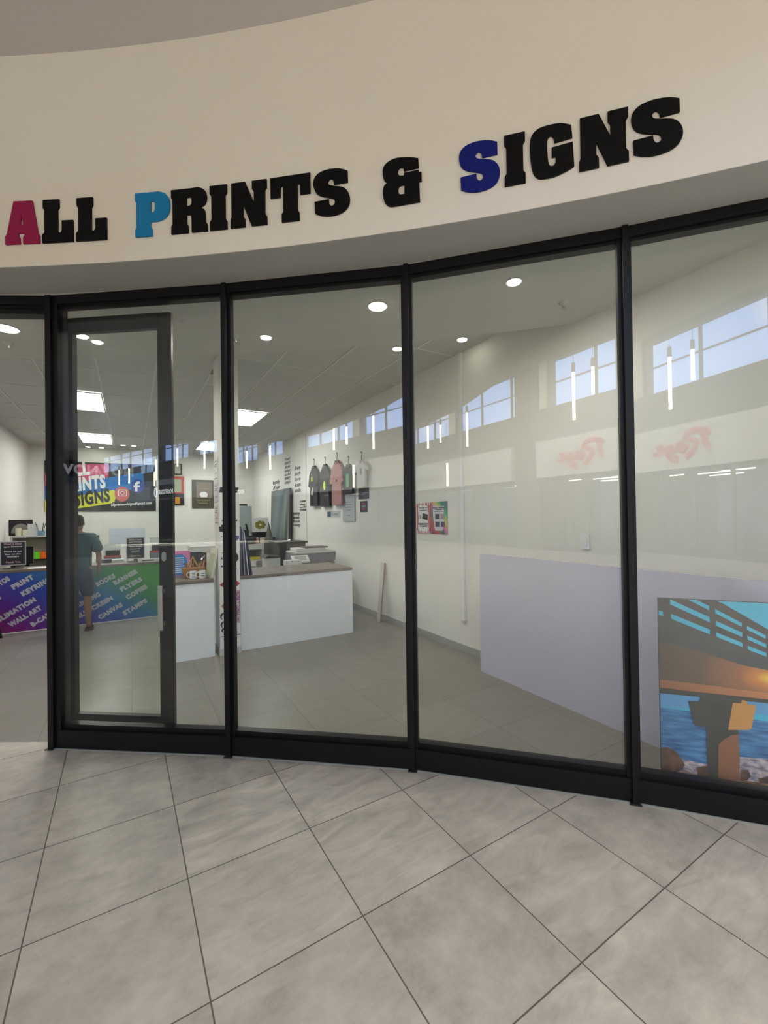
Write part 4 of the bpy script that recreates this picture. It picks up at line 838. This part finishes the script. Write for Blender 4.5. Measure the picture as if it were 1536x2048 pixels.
t = thing('small_frame', 'small cream frame behind the leaning canvas', 'frame', P(.86, 5.95, CT)); MB().box(-.02, .02, -.01, .01, 0, .32).build('frame', sm('frame_cream', 195, 185, 160), t); MB().box(-.015, .015, -.012, -.0105, .02, .29).build('print', paper, t)
# ---- on and behind the long white counter
mpur = [sm('sheet_lilac', 150, 150, 175), sm('sheet_white_edge', 215, 215, 225), sm('sheet_indigo', 45, 45, 90), sm('sheet_slate', 95, 98, 115)]
for i, (du, m_, lb) in enumerate([(0, mpur[3], 'innermost slate blue board leaning on the column'), (.045, mpur[0], 'lilac board second of the stack leaning on the column'), (.09, mpur[1], 'white edged board third of the stack leaning on the column'), (.135, mpur[2], 'outermost indigo board of the stack leaning on the column')]):
    t = thing('display_board', lb, 'board', P(1.205+du, 5.78, CT), TH, 'boards leaning on the column'); o = MB().box(0, .012, -.12, .3, 0, .62-.03*i).build('panel', m_, t); o.rotation_euler.y = -.0-.045*i+.0
# copier
cb = sm('copier_blue_grey', 54, 64, 80, rough=.5); cw = sm('copier_white', 190, 192, 188, rough=.5)
cu0, cu1 = 2.50, 3.22; CV = 7.3
t = thing('copier', 'blue grey office copier with a pale lid and tilted control panel', 'copier', P(cu0, CV, 0))
MB().box(0, .74, 0, .62, .05, .88).build('body', cb, t, bevel=.02)
MB().box(.02, .72, .02, .6, .0, .05).build('base', dgrey, t)
MB().prism([(-.02, -.02, .88), (.74, -.02, .88), (.76, 0, .98), (.76, 0, 1.02), (0, 0, 1.02)], (0, .62, 0)).build('upper_body', cb, t, bevel=.01)
MB().box(.0, .75, .0, .58, 1.021, 1.05).build('scanner_bed', cw, t, bevel=.006); MB().box(.05, .6, .1, .5, 1.05, 1.105).build('document_feeder', cw, t, bevel=.015); MB().box(.22, .66, .12, .45, 1.106, 1.125).build('paper_tray', dgrey, t, bevel=.005)
for z in (.30, .50, .70): MB().box(.08, .66, -.012, 0, z, z+.16).build('drawer', sm('drawer_grey', 40, 48, 62), t, bevel=.005)
o = MB().box(-.14, .16, -.1, .1, 0, .03).build('control_panel', cw, t, bevel=.005); o.location = (.02, -.12, .93); o.rotation_euler = (.5, 0, -.1)
o2 = MB().box(-.09, .11, -.06, .07, .0305, .032).build('screen', sm('screen_grey', 130, 135, 130), t); o2.location = o.location; o2.rotation_euler = o.rotation_euler
t = thing('black_printer', 'black printer standing behind the copier, its lid higher', 'printer', P(2.40, 8.0, 0)); MB().box(0, .56, 0, .6, 0, .72).build('cabinet', dgrey, t); MB().box(.02, .54, .02, .55, .72, 1.17).build('body', blk_pl, t, bevel=.01)
MB().box(-.02, .58, 0, .57, 1.17, 1.20).build('lid', blk_pl, t, bevel=.005); MB().box(.06, .5, -.05, .02, .78, .80).build('output_tray', dgrey, t)
t = thing('label_printer', 'small pale printer left of the copier', 'printer', P(2.06, 7.5, 0)); MB().box(0, .22, 0, .4, 0, .70).build('stand', lt_grey, t); MB().box(0, .22, 0, .4, .70, .96).build('body', cw, t, bevel=.01); MB().prism([(-.05, -.02, .961), (.22, -.02, .961), (.22, -.02, .98), (.0, -.02, 1.01)], (0, .3, 0)).build('lid', dgrey, t)
t = thing('white_carton', 'white carton standing behind the long counter with two dark dots', 'box', P(2.16, 6.75, 0)); MB().box(0, .24, 0, .2, 0, .97).build('carton', cw, t); mb = MB(); mb.cyl((.08, -.003, .955), (.08, 0, .955), .008); mb.cyl((.18, -.003, .955), (.18, 0, .955), .008); mb.build('dots', dgrey, t)
# far bench with equipment
bvv = 11.3
a, b = onv(470, 1090, bvv), onv(548, 1088, bvv); t = thing('work_bench', 'white topped bench along the far right corner, carrying equipment', 'bench', P(1.25, bvv, 0)); W = min(b[0]-1.25, 1.75); bz = a[2]
MB().box(0, W, 0, .7, bz-.14, bz).build('top', cw, t); MB().box(0, .05, .02, .65, 0, bz-.14).build('side', lt_grey, t); MB().box(W-.05, W, .02, .65, 0, bz-.14).build('side', lt_grey, t); MB().box(.05, W-.05, .02, .65, .55, .58).build('shelf', lt_grey, t); MB().box(.05, W-.05, .62, .65, .58, bz-.14).build('back', sm('bench_back', 120, 120, 105), t)
def bench(name, lb, cat, px_, dv=.3): return thing(name, lb, cat, P(onv(px_, 1085, bvv+dv)[0], bvv+dv, bz+.0005))
t = bench('heat_press', 'pale blue grey cabinet at the left of the bench', 'machine', 486, .50); MB().box(-.28, .20, -.2, .2, 0, onv(488, 1012, bvv+.45)[2]-bz).build('casing', sm('press_pale', 165, 175, 175), t, bevel=.03); MB().box(-.1, .1, -.1, .1, onv(488, 1012, bvv+.45)[2]-bz, onv(488, 1008, bvv+.45)[2]-bz).build('top_knob', dgrey, t)
t = bench('sewing_head', 'dark machine head with an upright lever on the bench', 'machine', 497, .1); mb = MB(); mb.box(-.15, .15, -.1, .1, 0, .22); mb.box(-.12, .0, -.05, .05, .22, .36); mb.tube([(0, 0, .3), (-.06, 0, .52)], .025); mb.build('machine_body', dgrey, t)
t = bench('flower_canvas', 'white canvas with a green and gold flower standing on the bench', 'canvas print', 521, .25); h0 = onv(521, 1064, bvv+.25)[2]-bz
MB().box(-.22, .22, -.02, 0, h0, h0+.38).build('canvas', paper, t)
mb = MB()
for i in range(7):
    a_ = i*math.pi*2/7; mb.ball((.09*math.cos(a_), -.0, h0+.19+.07*math.sin(a_)), .06, .01, .045)
mb.v = [(x, -.022+y*.1, z) for x, y, z in mb.v]; mb.build('flower_print', sm('flower_gold', 130, 125, 45), t, smooth=True); MB().box(-.2, .2, -.01, .1, 0, h0).build('support', dgrey, t)
t = bench('garden_gnome', 'grey pointed hat figure on the bench right of the flower canvas', 'figurine', 538, .03); MB().lathe([(.09, 0), (.10, .12), (.075, .22), (.05, .34), (.004, .56)], n=16).build('figure', sm('gnome_grey', 105, 100, 90), t, smooth=True)
t = bench('cream_cup', 'cream cup on the bench in front of the machines', 'cup', 525, .08); MB().cyl((0, 0, 0), (0, 0, .15), .065, .07, n=16).build('cup', sm('cup_cream', 205, 195, 165), t, smooth=True)
t = bench('figurine', 'small red and white figurine on the bench', 'figurine', 515, .08); MB().lathe([(.05, 0), (.055, .06), (.03, .1), (.035, .14), (.005, .17)], n=14).build('figure', sm('figurine_pink', 200, 150, 140), t, smooth=True)
t = bench('black_camera', 'round black lens shaped item at the right end of the bench', 'camera', 543, .35); mb = MB(); mb.box(-.12, .1, -.05, .08, 0, .14); mb.cyl((.04, -.1, .09), (.04, -.04, .09), .06); mb.build('body', blk_pl, t)
t = thing('yellow_folder', 'yellow folder lying on the bench shelf', 'folder', P(onv(508, 1112, bvv+.2)[0], bvv+.15, .5805)); MB().box(-.25, .12, -.1, .2, 0, .07).build('folder', sm('folder_yellow', 190, 175, 45), t)
t = thing('tape_roll', 'white tape roll beside the yellow folder', 'tape', P(onv(522, 1110, bvv+.15)[0]+.05, bvv+.1, .583)); mb = MB(); mb.cyl((0, 0, .05), (0, .05, .05), .05, n=16); mb.build('roll', paper, t); MB().cyl((0, -.002, .05), (0, 0, .05), .02, n=10).build('core', ink, t)
# tall print leaning at the right wall
t = thing('tall_canvas', 'tall blue grey abstract print leaning against the right wall above the printers', 'canvas print', P(3.40, 11.2, 1.0), RU)
ab = grad_mat('abstract_blue_grey', [(0, (70, 80, 82)), (.25, (98, 118, 128)), (.45, (62, 82, 95)), (.6, (105, 122, 125)), (.75, (58, 70, 76)), (1, (52, 52, 48))], .55, -.2, .55)
o = MB().box(-.80, .80, -.03, 0, 0, 1.40).build('canvas', ab, t); o.rotation_euler.x = -.03
o = MB().box(.801, .84, -.032, .005, 0, 1.40).build('edge', sm('edge_maroon', 48, 30, 30), t); o.rotation_euler.x = -.03
o = MB().prism([(.35, -.031, .1), (.42, -.031, .1), (.55, -.031, 1.2), (.47, -.031, 1.3)], (0, .0005, 0)).prism([(.7, -.031, .05), (.78, -.031, .05), (.72, -.031, .9)], (0, .0005, 0)).build('pale_streaks', sm('streak_pale', 150, 155, 135), t); o.rotation_euler.x = -.03
for zz in (0,):
    s_ = thing('tall_stand', 'low dark cabinet under the tall print', 'cabinet', P(3.13, 10.35, 0)); MB().box(0, .35, 0, 1.7, 0, .995).build('cabinet', dgrey, s_)

# ---- hanging shirts on the right wall
def shirt(px_c, ytop, ybot, w_, m_, lb, kind='long', y_hook=None, label_extra=None):
    u = 3.44; a = onu(px_c, ytop, u); v = a[1]; zt = a[2]; zb = onu(px_c, ybot, u)[2]; H_ = zt-zb
    t = thing('hanging_shirt', lb, 'shirt', P(u, v, zt), RU, 'shirts hanging on the right wall')
    mb = MB()
    if kind == 'long': out = [(-.05, 0), (-.25*w_, -.20*H_), (-.30*w_, -.36*H_), (-.34*w_, -.50*H_), (-.25*w_, -.53*H_), (-.22*w_, -.44*H_), (-.235*w_, -H_), (.235*w_, -H_), (.22*w_, -.44*H_), (.25*w_, -.52*H_), (.32*w_, -.48*H_), (.30*w_, -.36*H_), (.25*w_, -.20*H_), (.05, 0), (.03, -.035), (-.03, -.035)]
    else: out = [(-.05, 0), (-.14*w_, -.05), (-.36*w_, -.34*H_), (-.31*w_, -.43*H_), (-.21*w_, -.33*H_), (-.22*w_, -H_), (.22*w_, -H_), (.21*w_, -.33*H_), (.31*w_, -.43*H_), (.36*w_, -.34*H_), (.14*w_, -.05), (.05, 0), (.03, -.035), (-.03, -.035)]
    mb.prism([(x, -.02, z) for x, z in out], (0, .045, 0)); mb.build('garment', m_, t, bevel=.004)
    mb = MB(); mb.tube([(0, 0, -.02), (0, 0, .06), (.02, 0, .09), (.025, 0, .12), (0, 0, .145), (-.022, 0, .125)], .006, 6); mb.tube([(-.14*w_, 0, -.07), (0, 0, -.005), (.14*w_, 0, -.07)], .007, 6); mb.build('hanger', blk_pl, t)
    mb = MB(); mb.tube([(-.05, -.022, -.01), (-.03, -.024, -.045), (0, -.024, -.055), (.03, -.024, -.045), (.05, -.022, -.01)], .006, 6); mb.build('collar', lt_grey, t); return t, H_
s1, h1 = shirt(628, 931, 1012, .93, sm('shirt_charcoal', 42, 42, 42, rough=.9), 'charcoal long shirt with yellow and pink motif, leftmost on the wall')
mb = MB(); mb.box(-.12, -.05, -.024, -.0205, -.34, -.24); mb.build('yellow_motif', sm('motif_yellow', 190, 200, 40), s1); MB().ball((-.09, -.022, -.2), .03, .003, .03).build('pink_motif', sm('motif_pink', 170, 120, 120), s1); MB().prism([(-.16, -.024, -.62), (-.02, -.024, -.65), (.0, -.024, -.50), (-.05, -.024, -.46)], (0, .003, 0)).build('pale_patch', sm('patch_pale', 165, 155, 140), s1)
s2, h2 = shirt(650, 928, 1013, .93, sm('shirt_charcoal_two', 45, 43, 42, rough=.9), 'charcoal long shirt with a lime green oval print')
MB().ball((0, -.022, -.44), .055, .003, .10).build('lime_print', sm('lime_print', 190, 225, 30), s2, smooth=True)
s3, h3 = shirt(674, 920, 1010, .93, sm('shirt_rose', 165, 118, 112, rough=.9), 'dusty pink long shirt, third from the left'); MB().box(-.02, .04, -.024, -.0205, -.42, -.38).build('small_print', dgrey, s3)
s4, h4 = shirt(697, 928, 988, .80, sm('shirt_black', 40, 39, 38, rough=.9), 'short black shirt with a green print, fourth on the wall', 'short'); MB().box(-.07, .06, -.024, -.0205, -.42, -.18).build('green_print', sm('green_print', 45, 150, 70), s4)
s5, h5 = shirt(723, 920, 974, .68, sm('shirt_white', 200, 200, 198, rough=.9), 'small white baby shirt with short sleeves, rightmost on the wall', 'short'); MB().box(-.03, .04, -.024, -.0205, -.26, -.14).build('small_print', mid_grey, s5)
t, W, H_ = flatu('cloth_pouch', 'black cloth pouch below the white baby shirt', 'pouch', 717, 976, 738, 998, sm('pouch_dark', 48, 42, 40)); lines(t, W, H_, [(.4, .3, .4)], mid_grey, sz=.06)
t, W, H_ = flatu('wall_plate', 'dark brown tag with red and grey print below the pouch', 'tag', 721, 1002, 735, 1024, sm('tag_brown', 58, 40, 34)); lines(t, W, H_, [(.7, .25, .4), (.25, .3, .4)], redd, sz=.1); lines(t, W, H_, [(.45, .2, .6)], mid_grey, -.008, 'grey_print', sz=.16)
t, W, H_ = flatu('name_plate', 'blue and white name plate under the pink shirt', 'plate', 655, 1022, 680, 1034, sm('plate_pale', 175, 182, 182), u=3.497); MB().box(-W*.48, -W*.2, -.009, -.0065, H_*.08, H_*.92).build('blue_field', sm('plate_blue', 40, 70, 90), t)
text_obj('script', 'Cyto', dgrey, t, (-W*.12, -.009, H_*.3), W*.5, H_*.45, bold=0, depth=.0005, shear=.3)
t, W, H_ = flatu('plastic_bag', 'clear plastic sleeve with a text card, below the black shirt', 'plastic sleeve', 686, 990, 710, 1043, sm('sleeve_grey', 178, 182, 185, rough=.2), u=3.49); lines(t, W, H_, [(.72, .2, .6), (.62, .25, .5), (.52, .2, .6), (.42, .3, .4), (.22, .35, .3)], mid_grey)
def wall_script(rows, x0, y0, x1, y1, lb):
    a, b = onu(x0, y1, 3.497), onu(x1, y0, 3.497); t = thing('wall_lettering', lb, 'wall sticker', P(3.498, (a[1]+b[1])/2, a[2]), RU); W, H_ = abs(a[1]-b[1]), b[2]-a[2]
    for i, s in enumerate(rows): text_obj('script', s, sm('vinyl_grey_%d' % i, 62, 64, 60), t, (-W/2, -.003, H_*(1-(i+1)/len(rows))), W, H_/len(rows)*.7, bold=.02, depth=.0008, shear=.2)
    return t
wall_script(['Your', 'story', 'is', 'being', 'told', 'every', 'day'], 570, 910, 581, 968, 'column of black wall lettering right of the corner')
wall_script(['live', 'laugh', 'love', 'dream', 'smile'], 590, 926, 601, 985, 'grey script wall lettering left of the hanging shirts')
wall_script(['a new', 'day', 'will', 'come'], 600, 998, 612, 1022, 'small black script wall lettering under the first shirt')
wall_script(['every', 'family', 'has', 'a story'], 586, 1022, 600, 1052, 'slanted grey script wall lettering above the copier')
def wall_script_b(rows, x0, y0, x1, y1, lb):
    v = WV-.003; a, b = onv(x0, y1, v), onv(x1, y0, v); t = thing('wall_lettering', lb, 'wall sticker', P((a[0]+b[0])/2, v, a[2])); W, H_ = b[0]-a[0], b[2]-a[2]
    for i, s in enumerate(rows): text_obj('script', s, sm('vinyl_back_%d' % i, 70, 72, 66), t, (-W/2, -.003, H_*(1-(i+1)/len(rows))), W, H_/len(rows)*.7, bold=.02, depth=.0008, shear=.2)
wall_script(['family', 'is', 'forever'], 546, 955, 560, 990, 'pale script wall lettering above the tall print')
# posters, switch, trunking, leaning strip, leaning board
t, W, H_ = flatu('wall_poster', 'white poster with a red striped border, left of the two', 'poster', 834, 1006, 862, 1067, sm('poster_stripe_red', 190, 110, 112), group='posters on the right wall')
mb = MB()
for i in range(9): mb.box(-W/2+W*(i+.25)/9, -W/2+W*(i+.65)/9, -.0075, -.0061, 0, H_*.09); mb.box(-W/2+W*(i+.25)/9, -W/2+W*(i+.65)/9, -.0075, -.0061, H_*.92, H_)
mb.build('border_stripes', paper, t); MB().prism([(W*x, -.0085, H_*z) for x, z in [(-.36, .08), (.34, .08), (.38, .16), (.34, .4), (.38, .6), (.34, .88), (.2, .92), (-.34, .92), (-.38, .8), (-.34, .5), (-.38, .2)]], (0, .001, 0)).build('white_field', paper, t)
text_obj('lettering', 'Any logo now', ink, t, (-W*.32, -.0095, H_*.83), W*.64, H_*.045, bold=.03, depth=.0004); text_obj('lettering', 'available !!', ink, t, (-W*.27, -.0095, H_*.74), W*.54, H_*.045, bold=.03, depth=.0004)
MB().prism([(W*x, -.010, H_*z) for x, z in [(-.09, .49), (.3, .43), (.34, .62), (-.04, .67)]], (0, .001, 0)).build('photo_print', sm('photo_dark', 60, 45, 45), t); lines(t, W, H_, [(.58, .24, .1), (.54, .24, .1), (.5, .24, .1), (.32, .16, .68), (.27, .2, .6), (.22, .24, .52), (.17, .38, .2)], dgrey, -.0098, sz=.022)
rb = grad_mat('rainbow_print', [(0, (120, 80, 150)), (.2, (190, 90, 60)), (.4, (50, 130, 120)), (.55, (205, 120, 160)), (.7, (200, 190, 90)), (.85, (80, 160, 110)), (1, (70, 110, 100))], 1.6, 1.4, .25)
t, W, H_ = flatu('wall_poster', 'rainbow watercolour poster with four small photos, right of the two', 'poster', 863, 1003, 895, 1068, rb, group='posters on the right wall')
MB().prism([(W*x, -.0075, H_*z) for x, z in [(-.25, .1), (.2, .1), (.32, .3), (.28, .6), (.34, .85), (-.35, .87), (-.38, .6), (-.3, .3)]], (0, .001, 0)).build('white_field', sm('poster_mist', 205, 200, 205), t)
text_obj('lettering', 'Winter Madness', ink, t, (-W*.4, -.0085, H_*.79), W*.78, H_*.05, bold=.04, depth=.0004); lines(t, W, H_, [(.74, .3, .4), (.69, .2, .6)], dgrey, -.0085, sz=.02)
for x, z, c_ in ((-.22, .46, (60, 50, 40)), (.1, .46, (150, 140, 150)), (-.22, .22, (50, 60, 60)), (.12, .22, (80, 80, 95))): MB().box(W*x, W*(x+.24), -.0095, -.0078, H_*z, H_*(z+.16)).build('photo_print', sm('photo_%d%d' % (x*100, z*100), *c_), t)
t, W, H_ = flatu('light_switch', 'white wall switch plate above the leaning pale board', 'switch', 1161, 1068, 1180, 1098, paper, th=.012, part='plate'); MB().box(-W*.3, W*.3, -.017, -.0125, H_*.2, H_*.7).build('rocker', paper, t)
t = thing('cable_trunking', 'white vertical cable trunking on the right wall', 'trunking', P(3.485, 4.03, .39), RU); MB().box(-.02, .02, -.02, .013, 0, 3.26).build('duct', paper, t); MB().box(-.022, .022, -.022, .013, -.03, 0).build('end_cap', lt_grey, t)
t = thing('wall_joint', 'thin vertical joint strip on the right wall left of the shirts', 'joint strip', P(3.497, 9.45, .09), RU); MB().box(-.008, .008, -.003, .001, 0, 3.56).build('strip', lt_grey, t)
t = thing('leaning_plank', 'narrow white plank with a brown edge leaning on the right wall', 'plank', P(3.385, 5.95, .0), RU); o = MB().box(-.05, .05, -.012, .006, 0, .93).build('plank', cw, t); o.rotation_euler.x = -.1; o = MB().box(.0505, .06, -.012, .006, 0, .93).build('brown_edge', sm('plank_edge', 130, 90, 60), t); o.rotation_euler.x = -.1
board_m = mat('film_wrapped_board', srgb(192, 190, 210), .22, coat=.3, bump=.10, nscale=1.0)
t = thing('leaning_board', 'large pale lavender board leaning against the right wall', 'board', P(3.215, 2.35, 0), RU); o = MB().box(-1.12, 1.45, -.0, .03, 0, 1.255).build('panel', board_m, t); o.rotation_euler.x = -.01

# ---- pier photograph canvas standing in the window
PA = Vector((1.655, 2.60, 0)); pd = Vector((.93, -.367, 0)).normalized(); pn = Vector((-pd.y, pd.x, 0))
def onp(x, y):
    d = ray(x, y); t_ = pn.dot(PA)/pn.dot(Vector((d.x, d.y, 0))); p = Vector((0, 0, EYE))+d*t_; return ((p-PA).dot(pd), p.z)
zT = onp(1316.4, 1196)[1]; x0 = onp(1316.4, 1196)[0]
t = thing('pier_canvas', 'large canvas photograph of a pier over the sea at sunset, standing in the window', 'canvas print', (PA.x, PA.y, 0), math.atan2(pd.y, pd.x))
WW = .70; mats = []
def cm_(n, r, g, b): mats.append(sm('pier_'+n, r, g, b, rough=.45)); return len(mats)-1
k_sea = cm_('sea', 50, 110, 170); k_sky = cm_('sky', 70, 190, 225); k_slate = cm_('slate', 66, 72, 74); k_rail = cm_('rail', 68, 66, 68); k_br = cm_('brown', 105, 80, 62); k_or = cm_('orange', 185, 110, 70); k_dk = cm_('dark', 58, 60, 58)
k_lt = cm_('light', 215, 150, 85); k_hs = cm_('horizon', 95, 165, 220); k_foam = cm_('foam', 190, 160, 165); k_rock = cm_('rock', 95, 70, 62); k_sand = cm_('sand', 165, 115, 85); k_yel = cm_('yellow', 250, 200, 50); k_edge = cm_('edge', 50, 50, 55); k_pink = cm_('pinkfoam', 170, 130, 125); k_deep = cm_('deep', 35, 80, 140)
# water with procedural ripples
n_ = mats[k_sea].node_tree; b_ = n_.nodes['Principled BSDF']; tc_ = n_.nodes.new('ShaderNodeTexCoord'); mp_ = n_.nodes.new('ShaderNodeMapping'); mp_.inputs['Scale'].default_value = (6, 1, 34); nz = n_.nodes.new('ShaderNodeTexNoise'); nz.inputs['Scale'].default_value = 1.5; nz.inputs['Detail'].default_value = 6; cr_ = n_.nodes.new('ShaderNodeValToRGB')
cr_.color_ramp.elements[0].position = .35; cr_.color_ramp.elements[0].color = (*srgb(36, 88, 150), 1); cr_.color_ramp.elements[1].position = .65; cr_.color_ramp.elements[1].color = (*srgb(80, 150, 205), 1)
n_.links.new(tc_.outputs['Object'], mp_.inputs[0]); n_.links.new(mp_.outputs[0], nz.inputs['Vector']); n_.links.new(nz.outputs[0], cr_.inputs[0]); n_.links.new(cr_.outputs[0], b_.inputs['Base Color'])
for kk, c_a, c_b, sc_ in ((k_foam, (215, 195, 200), (120, 115, 140), (14, 1, 26)), (k_sand, (195, 140, 105), (110, 75, 62), (12, 1, 20)), (k_br, (128, 95, 70), (88, 72, 62), (2, 1, 5)), (k_rock, (120, 85, 70), (72, 55, 52), (9, 1, 9)), (k_or, (205, 135, 90), (165, 95, 62), (6, 1, 8))):
    n_ = mats[kk].node_tree; b_ = n_.nodes['Principled BSDF']; tc_ = n_.nodes.new('ShaderNodeTexCoord'); mp_ = n_.nodes.new('ShaderNodeMapping'); mp_.inputs['Scale'].default_value = sc_; nz = n_.nodes.new('ShaderNodeTexNoise'); nz.inputs['Scale'].default_value = 1.4; nz.inputs['Detail'].default_value = 5; cr_ = n_.nodes.new('ShaderNodeValToRGB')
    cr_.color_ramp.elements[0].position = .4; cr_.color_ramp.elements[0].color = (*srgb(*c_b), 1); cr_.color_ramp.elements[1].position = .6; cr_.color_ramp.elements[1].color = (*srgb(*c_a), 1)
    n_.links.new(tc_.outputs['Object'], mp_.inputs[0]); n_.links.new(mp_.outputs[0], nz.inputs['Vector']); n_.links.new(nz.outputs[0], cr_.inputs[0]); n_.links.new(cr_.outputs[0], b_.inputs['Base Color'])
pic = MB(); lay = [0]; zB = .0
def zp(pts):
    return [onp(1300+x/4.877, 1180+y/4.877) for x, y in pts]
def pad(pts, mi):
    lay[0] += 1; y = -.0005-.0003*lay[0]; q = [(min(max(a, x0), x0+WW), y, min(max(b, .03), zT)) for a, b in zp(pts)]; pic.face(q, mi)
def raw(q, mi): lay[0] += 1; pic.face([(x, -.0005-.0003*lay[0], z) for x, z in q], mi)
zh = zp([(100, 1145)])[0][1]; R_ = x0+WW
raw([(x0, .03), (R_, .03), (R_, zh), (x0, zh)], k_sea)
raw([(x0, zh), (R_, zh), (R_, zT), (x0, zT)], k_sky)
pad([(85, 1000), (500, 1040), (1151, 1100), (2600, 1240), (2600, 1360), (1151, 1222), (870, 1200), (500, 1165), (85, 1145)], k_hs)
# pier: dark rail mass with window openings, slab, beam
pad([(80, 70), (640, 100), (700, 125), (1151, 385), (2600, 1200), (2600, 1300), (1151, 1100), (85, 1000)], k_slate)
pad([(80, 70), (640, 100), (700, 125), (1151, 385), (1800, 760), (1800, 1010), (1151, 655), (640, 470), (205, 275), (80, 250)], k_rail)
for q in [[(195, 90), (580, 265), (582, 315), (197, 140)], [(370, 92), (455, 95), (575, 155), (577, 197)], [(203, 230), (583, 385), (583, 433), (235, 292), (205, 275)], [(85, 200), (125, 210), (128, 252), (85, 240)],
          [(633, 185), (893, 320), (893, 358), (635, 225)], [(637, 298), (897, 415), (898, 458), (640, 345)], [(641, 410), (900, 515), (902, 557), (670, 465), (642, 445)],
          [(942, 348), (1125, 440), (1127, 475), (943, 385)], [(945, 443), (1130, 525), (1131, 562), (947, 480)], [(947, 540), (1131, 612), (1133, 648), (975, 590), (949, 572)],
          [(1180, 470), (1330, 545), (1331, 575), (1181, 503)], [(1182, 550), (1333, 620), (1333, 650), (1183, 585)], [(1370, 565), (1500, 630), (1501, 655), (1371, 592)]]: pad(q, k_sky)
pad([(85, 490), (500, 600), (900, 730), (1151, 780), (2600, 1180), (2600, 1250), (1151, 1005), (550, 925), (85, 870)], k_br)
pad([(85, 870), (540, 922), (1151, 1003), (2600, 1230), (2600, 1300), (1151, 1065), (560, 1000), (400, 985), (85, 950)], k_or)
pad([(85, 945), (400, 985), (1151, 1065), (2600, 1290), (2600, 1310), (1151, 1100), (500, 1040), (85, 1000)], k_dk)
# trestle and column
pad([(490, 1035), (940, 1085), (935, 1110), (800, 1110), (770, 1350), (860, 1365), (870, 1900), (560, 1900), (545, 1335), (440, 1320), (425, 1300), (370, 1078), (480, 1080)], k_dk)
pad([(803, 1095), (885, 1100), (890, 1068), (935, 1075), (945, 1110), (1027, 1122), (985, 1345), (960, 1358), (757, 1360)], k_lt)
pad([(660, 1900), (665, 1500), (720, 1450), (790, 1410), (858, 1402), (868, 1560), (870, 1900)], k_or)
pad([(870, 1620), (1151, 1640), (2600, 1800), (2600, 2200), (870, 2050)], k_foam)
pad([(310, 1640), (480, 1680), (555, 1690), (555, 1800), (330, 1780)], k_foam)
pad([(92, 1525), (160, 1525), (230, 1560), (270, 1590), (340, 1700), (280, 1760), (190, 1800), (92, 1830)], k_rock)
pad([(450, 1720), (555, 1705), (560, 1850), (470, 1850)], k_rock); pad([(875, 1740), (950, 1745), (980, 1810), (940, 1850), (870, 1850)], k_rock); pad([(1050, 1830), (1151, 1810), (1300, 1850), (1300, 1920), (1060, 1900)], k_rock)
pad([(92, 1800), (190, 1795), (330, 1740), (450, 1800), (480, 1840), (92, 1900)], k_pink)
pad([(92, 1890), (480, 1830), (560, 1850), (870, 1845), (1151, 1880), (2600, 2100), (2600, 2400), (92, 2100)], k_sand)
gx, gz = zp([(1160, 860)])[0]
for kk, st in ((k_br, [(0, (255, 215, 70)), (.10, (225, 140, 70)), (.24, (165, 105, 72)), (.55, (108, 84, 66)), (1, (92, 78, 66))]), (k_or, [(0, (255, 205, 80)), (.12, (225, 145, 85)), (.35, (190, 120, 82)), (1, (150, 98, 72))])):
    n_ = mats[kk].node_tree; b_ = n_.nodes['Principled BSDF']; tc_ = n_.nodes.new('ShaderNodeTexCoord'); mp_ = n_.nodes.new('ShaderNodeMapping'); mp_.inputs['Location'].default_value = (-gx, 0, -gz*1.7); mp_.inputs['Scale'].default_value = (1, 0, 1.7); ln = n_.nodes.new('ShaderNodeVectorMath'); ln.operation = 'LENGTH'; cr_ = n_.nodes.new('ShaderNodeValToRGB')
    e = cr_.color_ramp.elements; e[0].position, e[0].color = st[0][0], (*srgb(*st[0][1]), 1); e[1].position, e[1].color = st[-1][0]*.6, (*srgb(*st[-1][1]), 1)
    for p_, c_ in st[1:-1]: q = e.new(p_*.6); q.color = (*srgb(*c_), 1)
    n_.links.new(tc_.outputs['Object'], mp_.inputs[0]); n_.links.new(mp_.outputs[0], ln.inputs[0]); n_.links.new(ln.outputs['Value'], cr_.inputs[0]); n_.links.new(cr_.outputs[0], b_.inputs['Base Color'])
pic.build('photo_print', mats, t)
MB().box(x0, R_, .0, .03, .03, zT).build('canvas_body', mats[k_edge], t)
MB().box(x0+.02, R_-.02, .0, .03, 0, .0295).build('stretcher_foot', mats[k_edge], t)
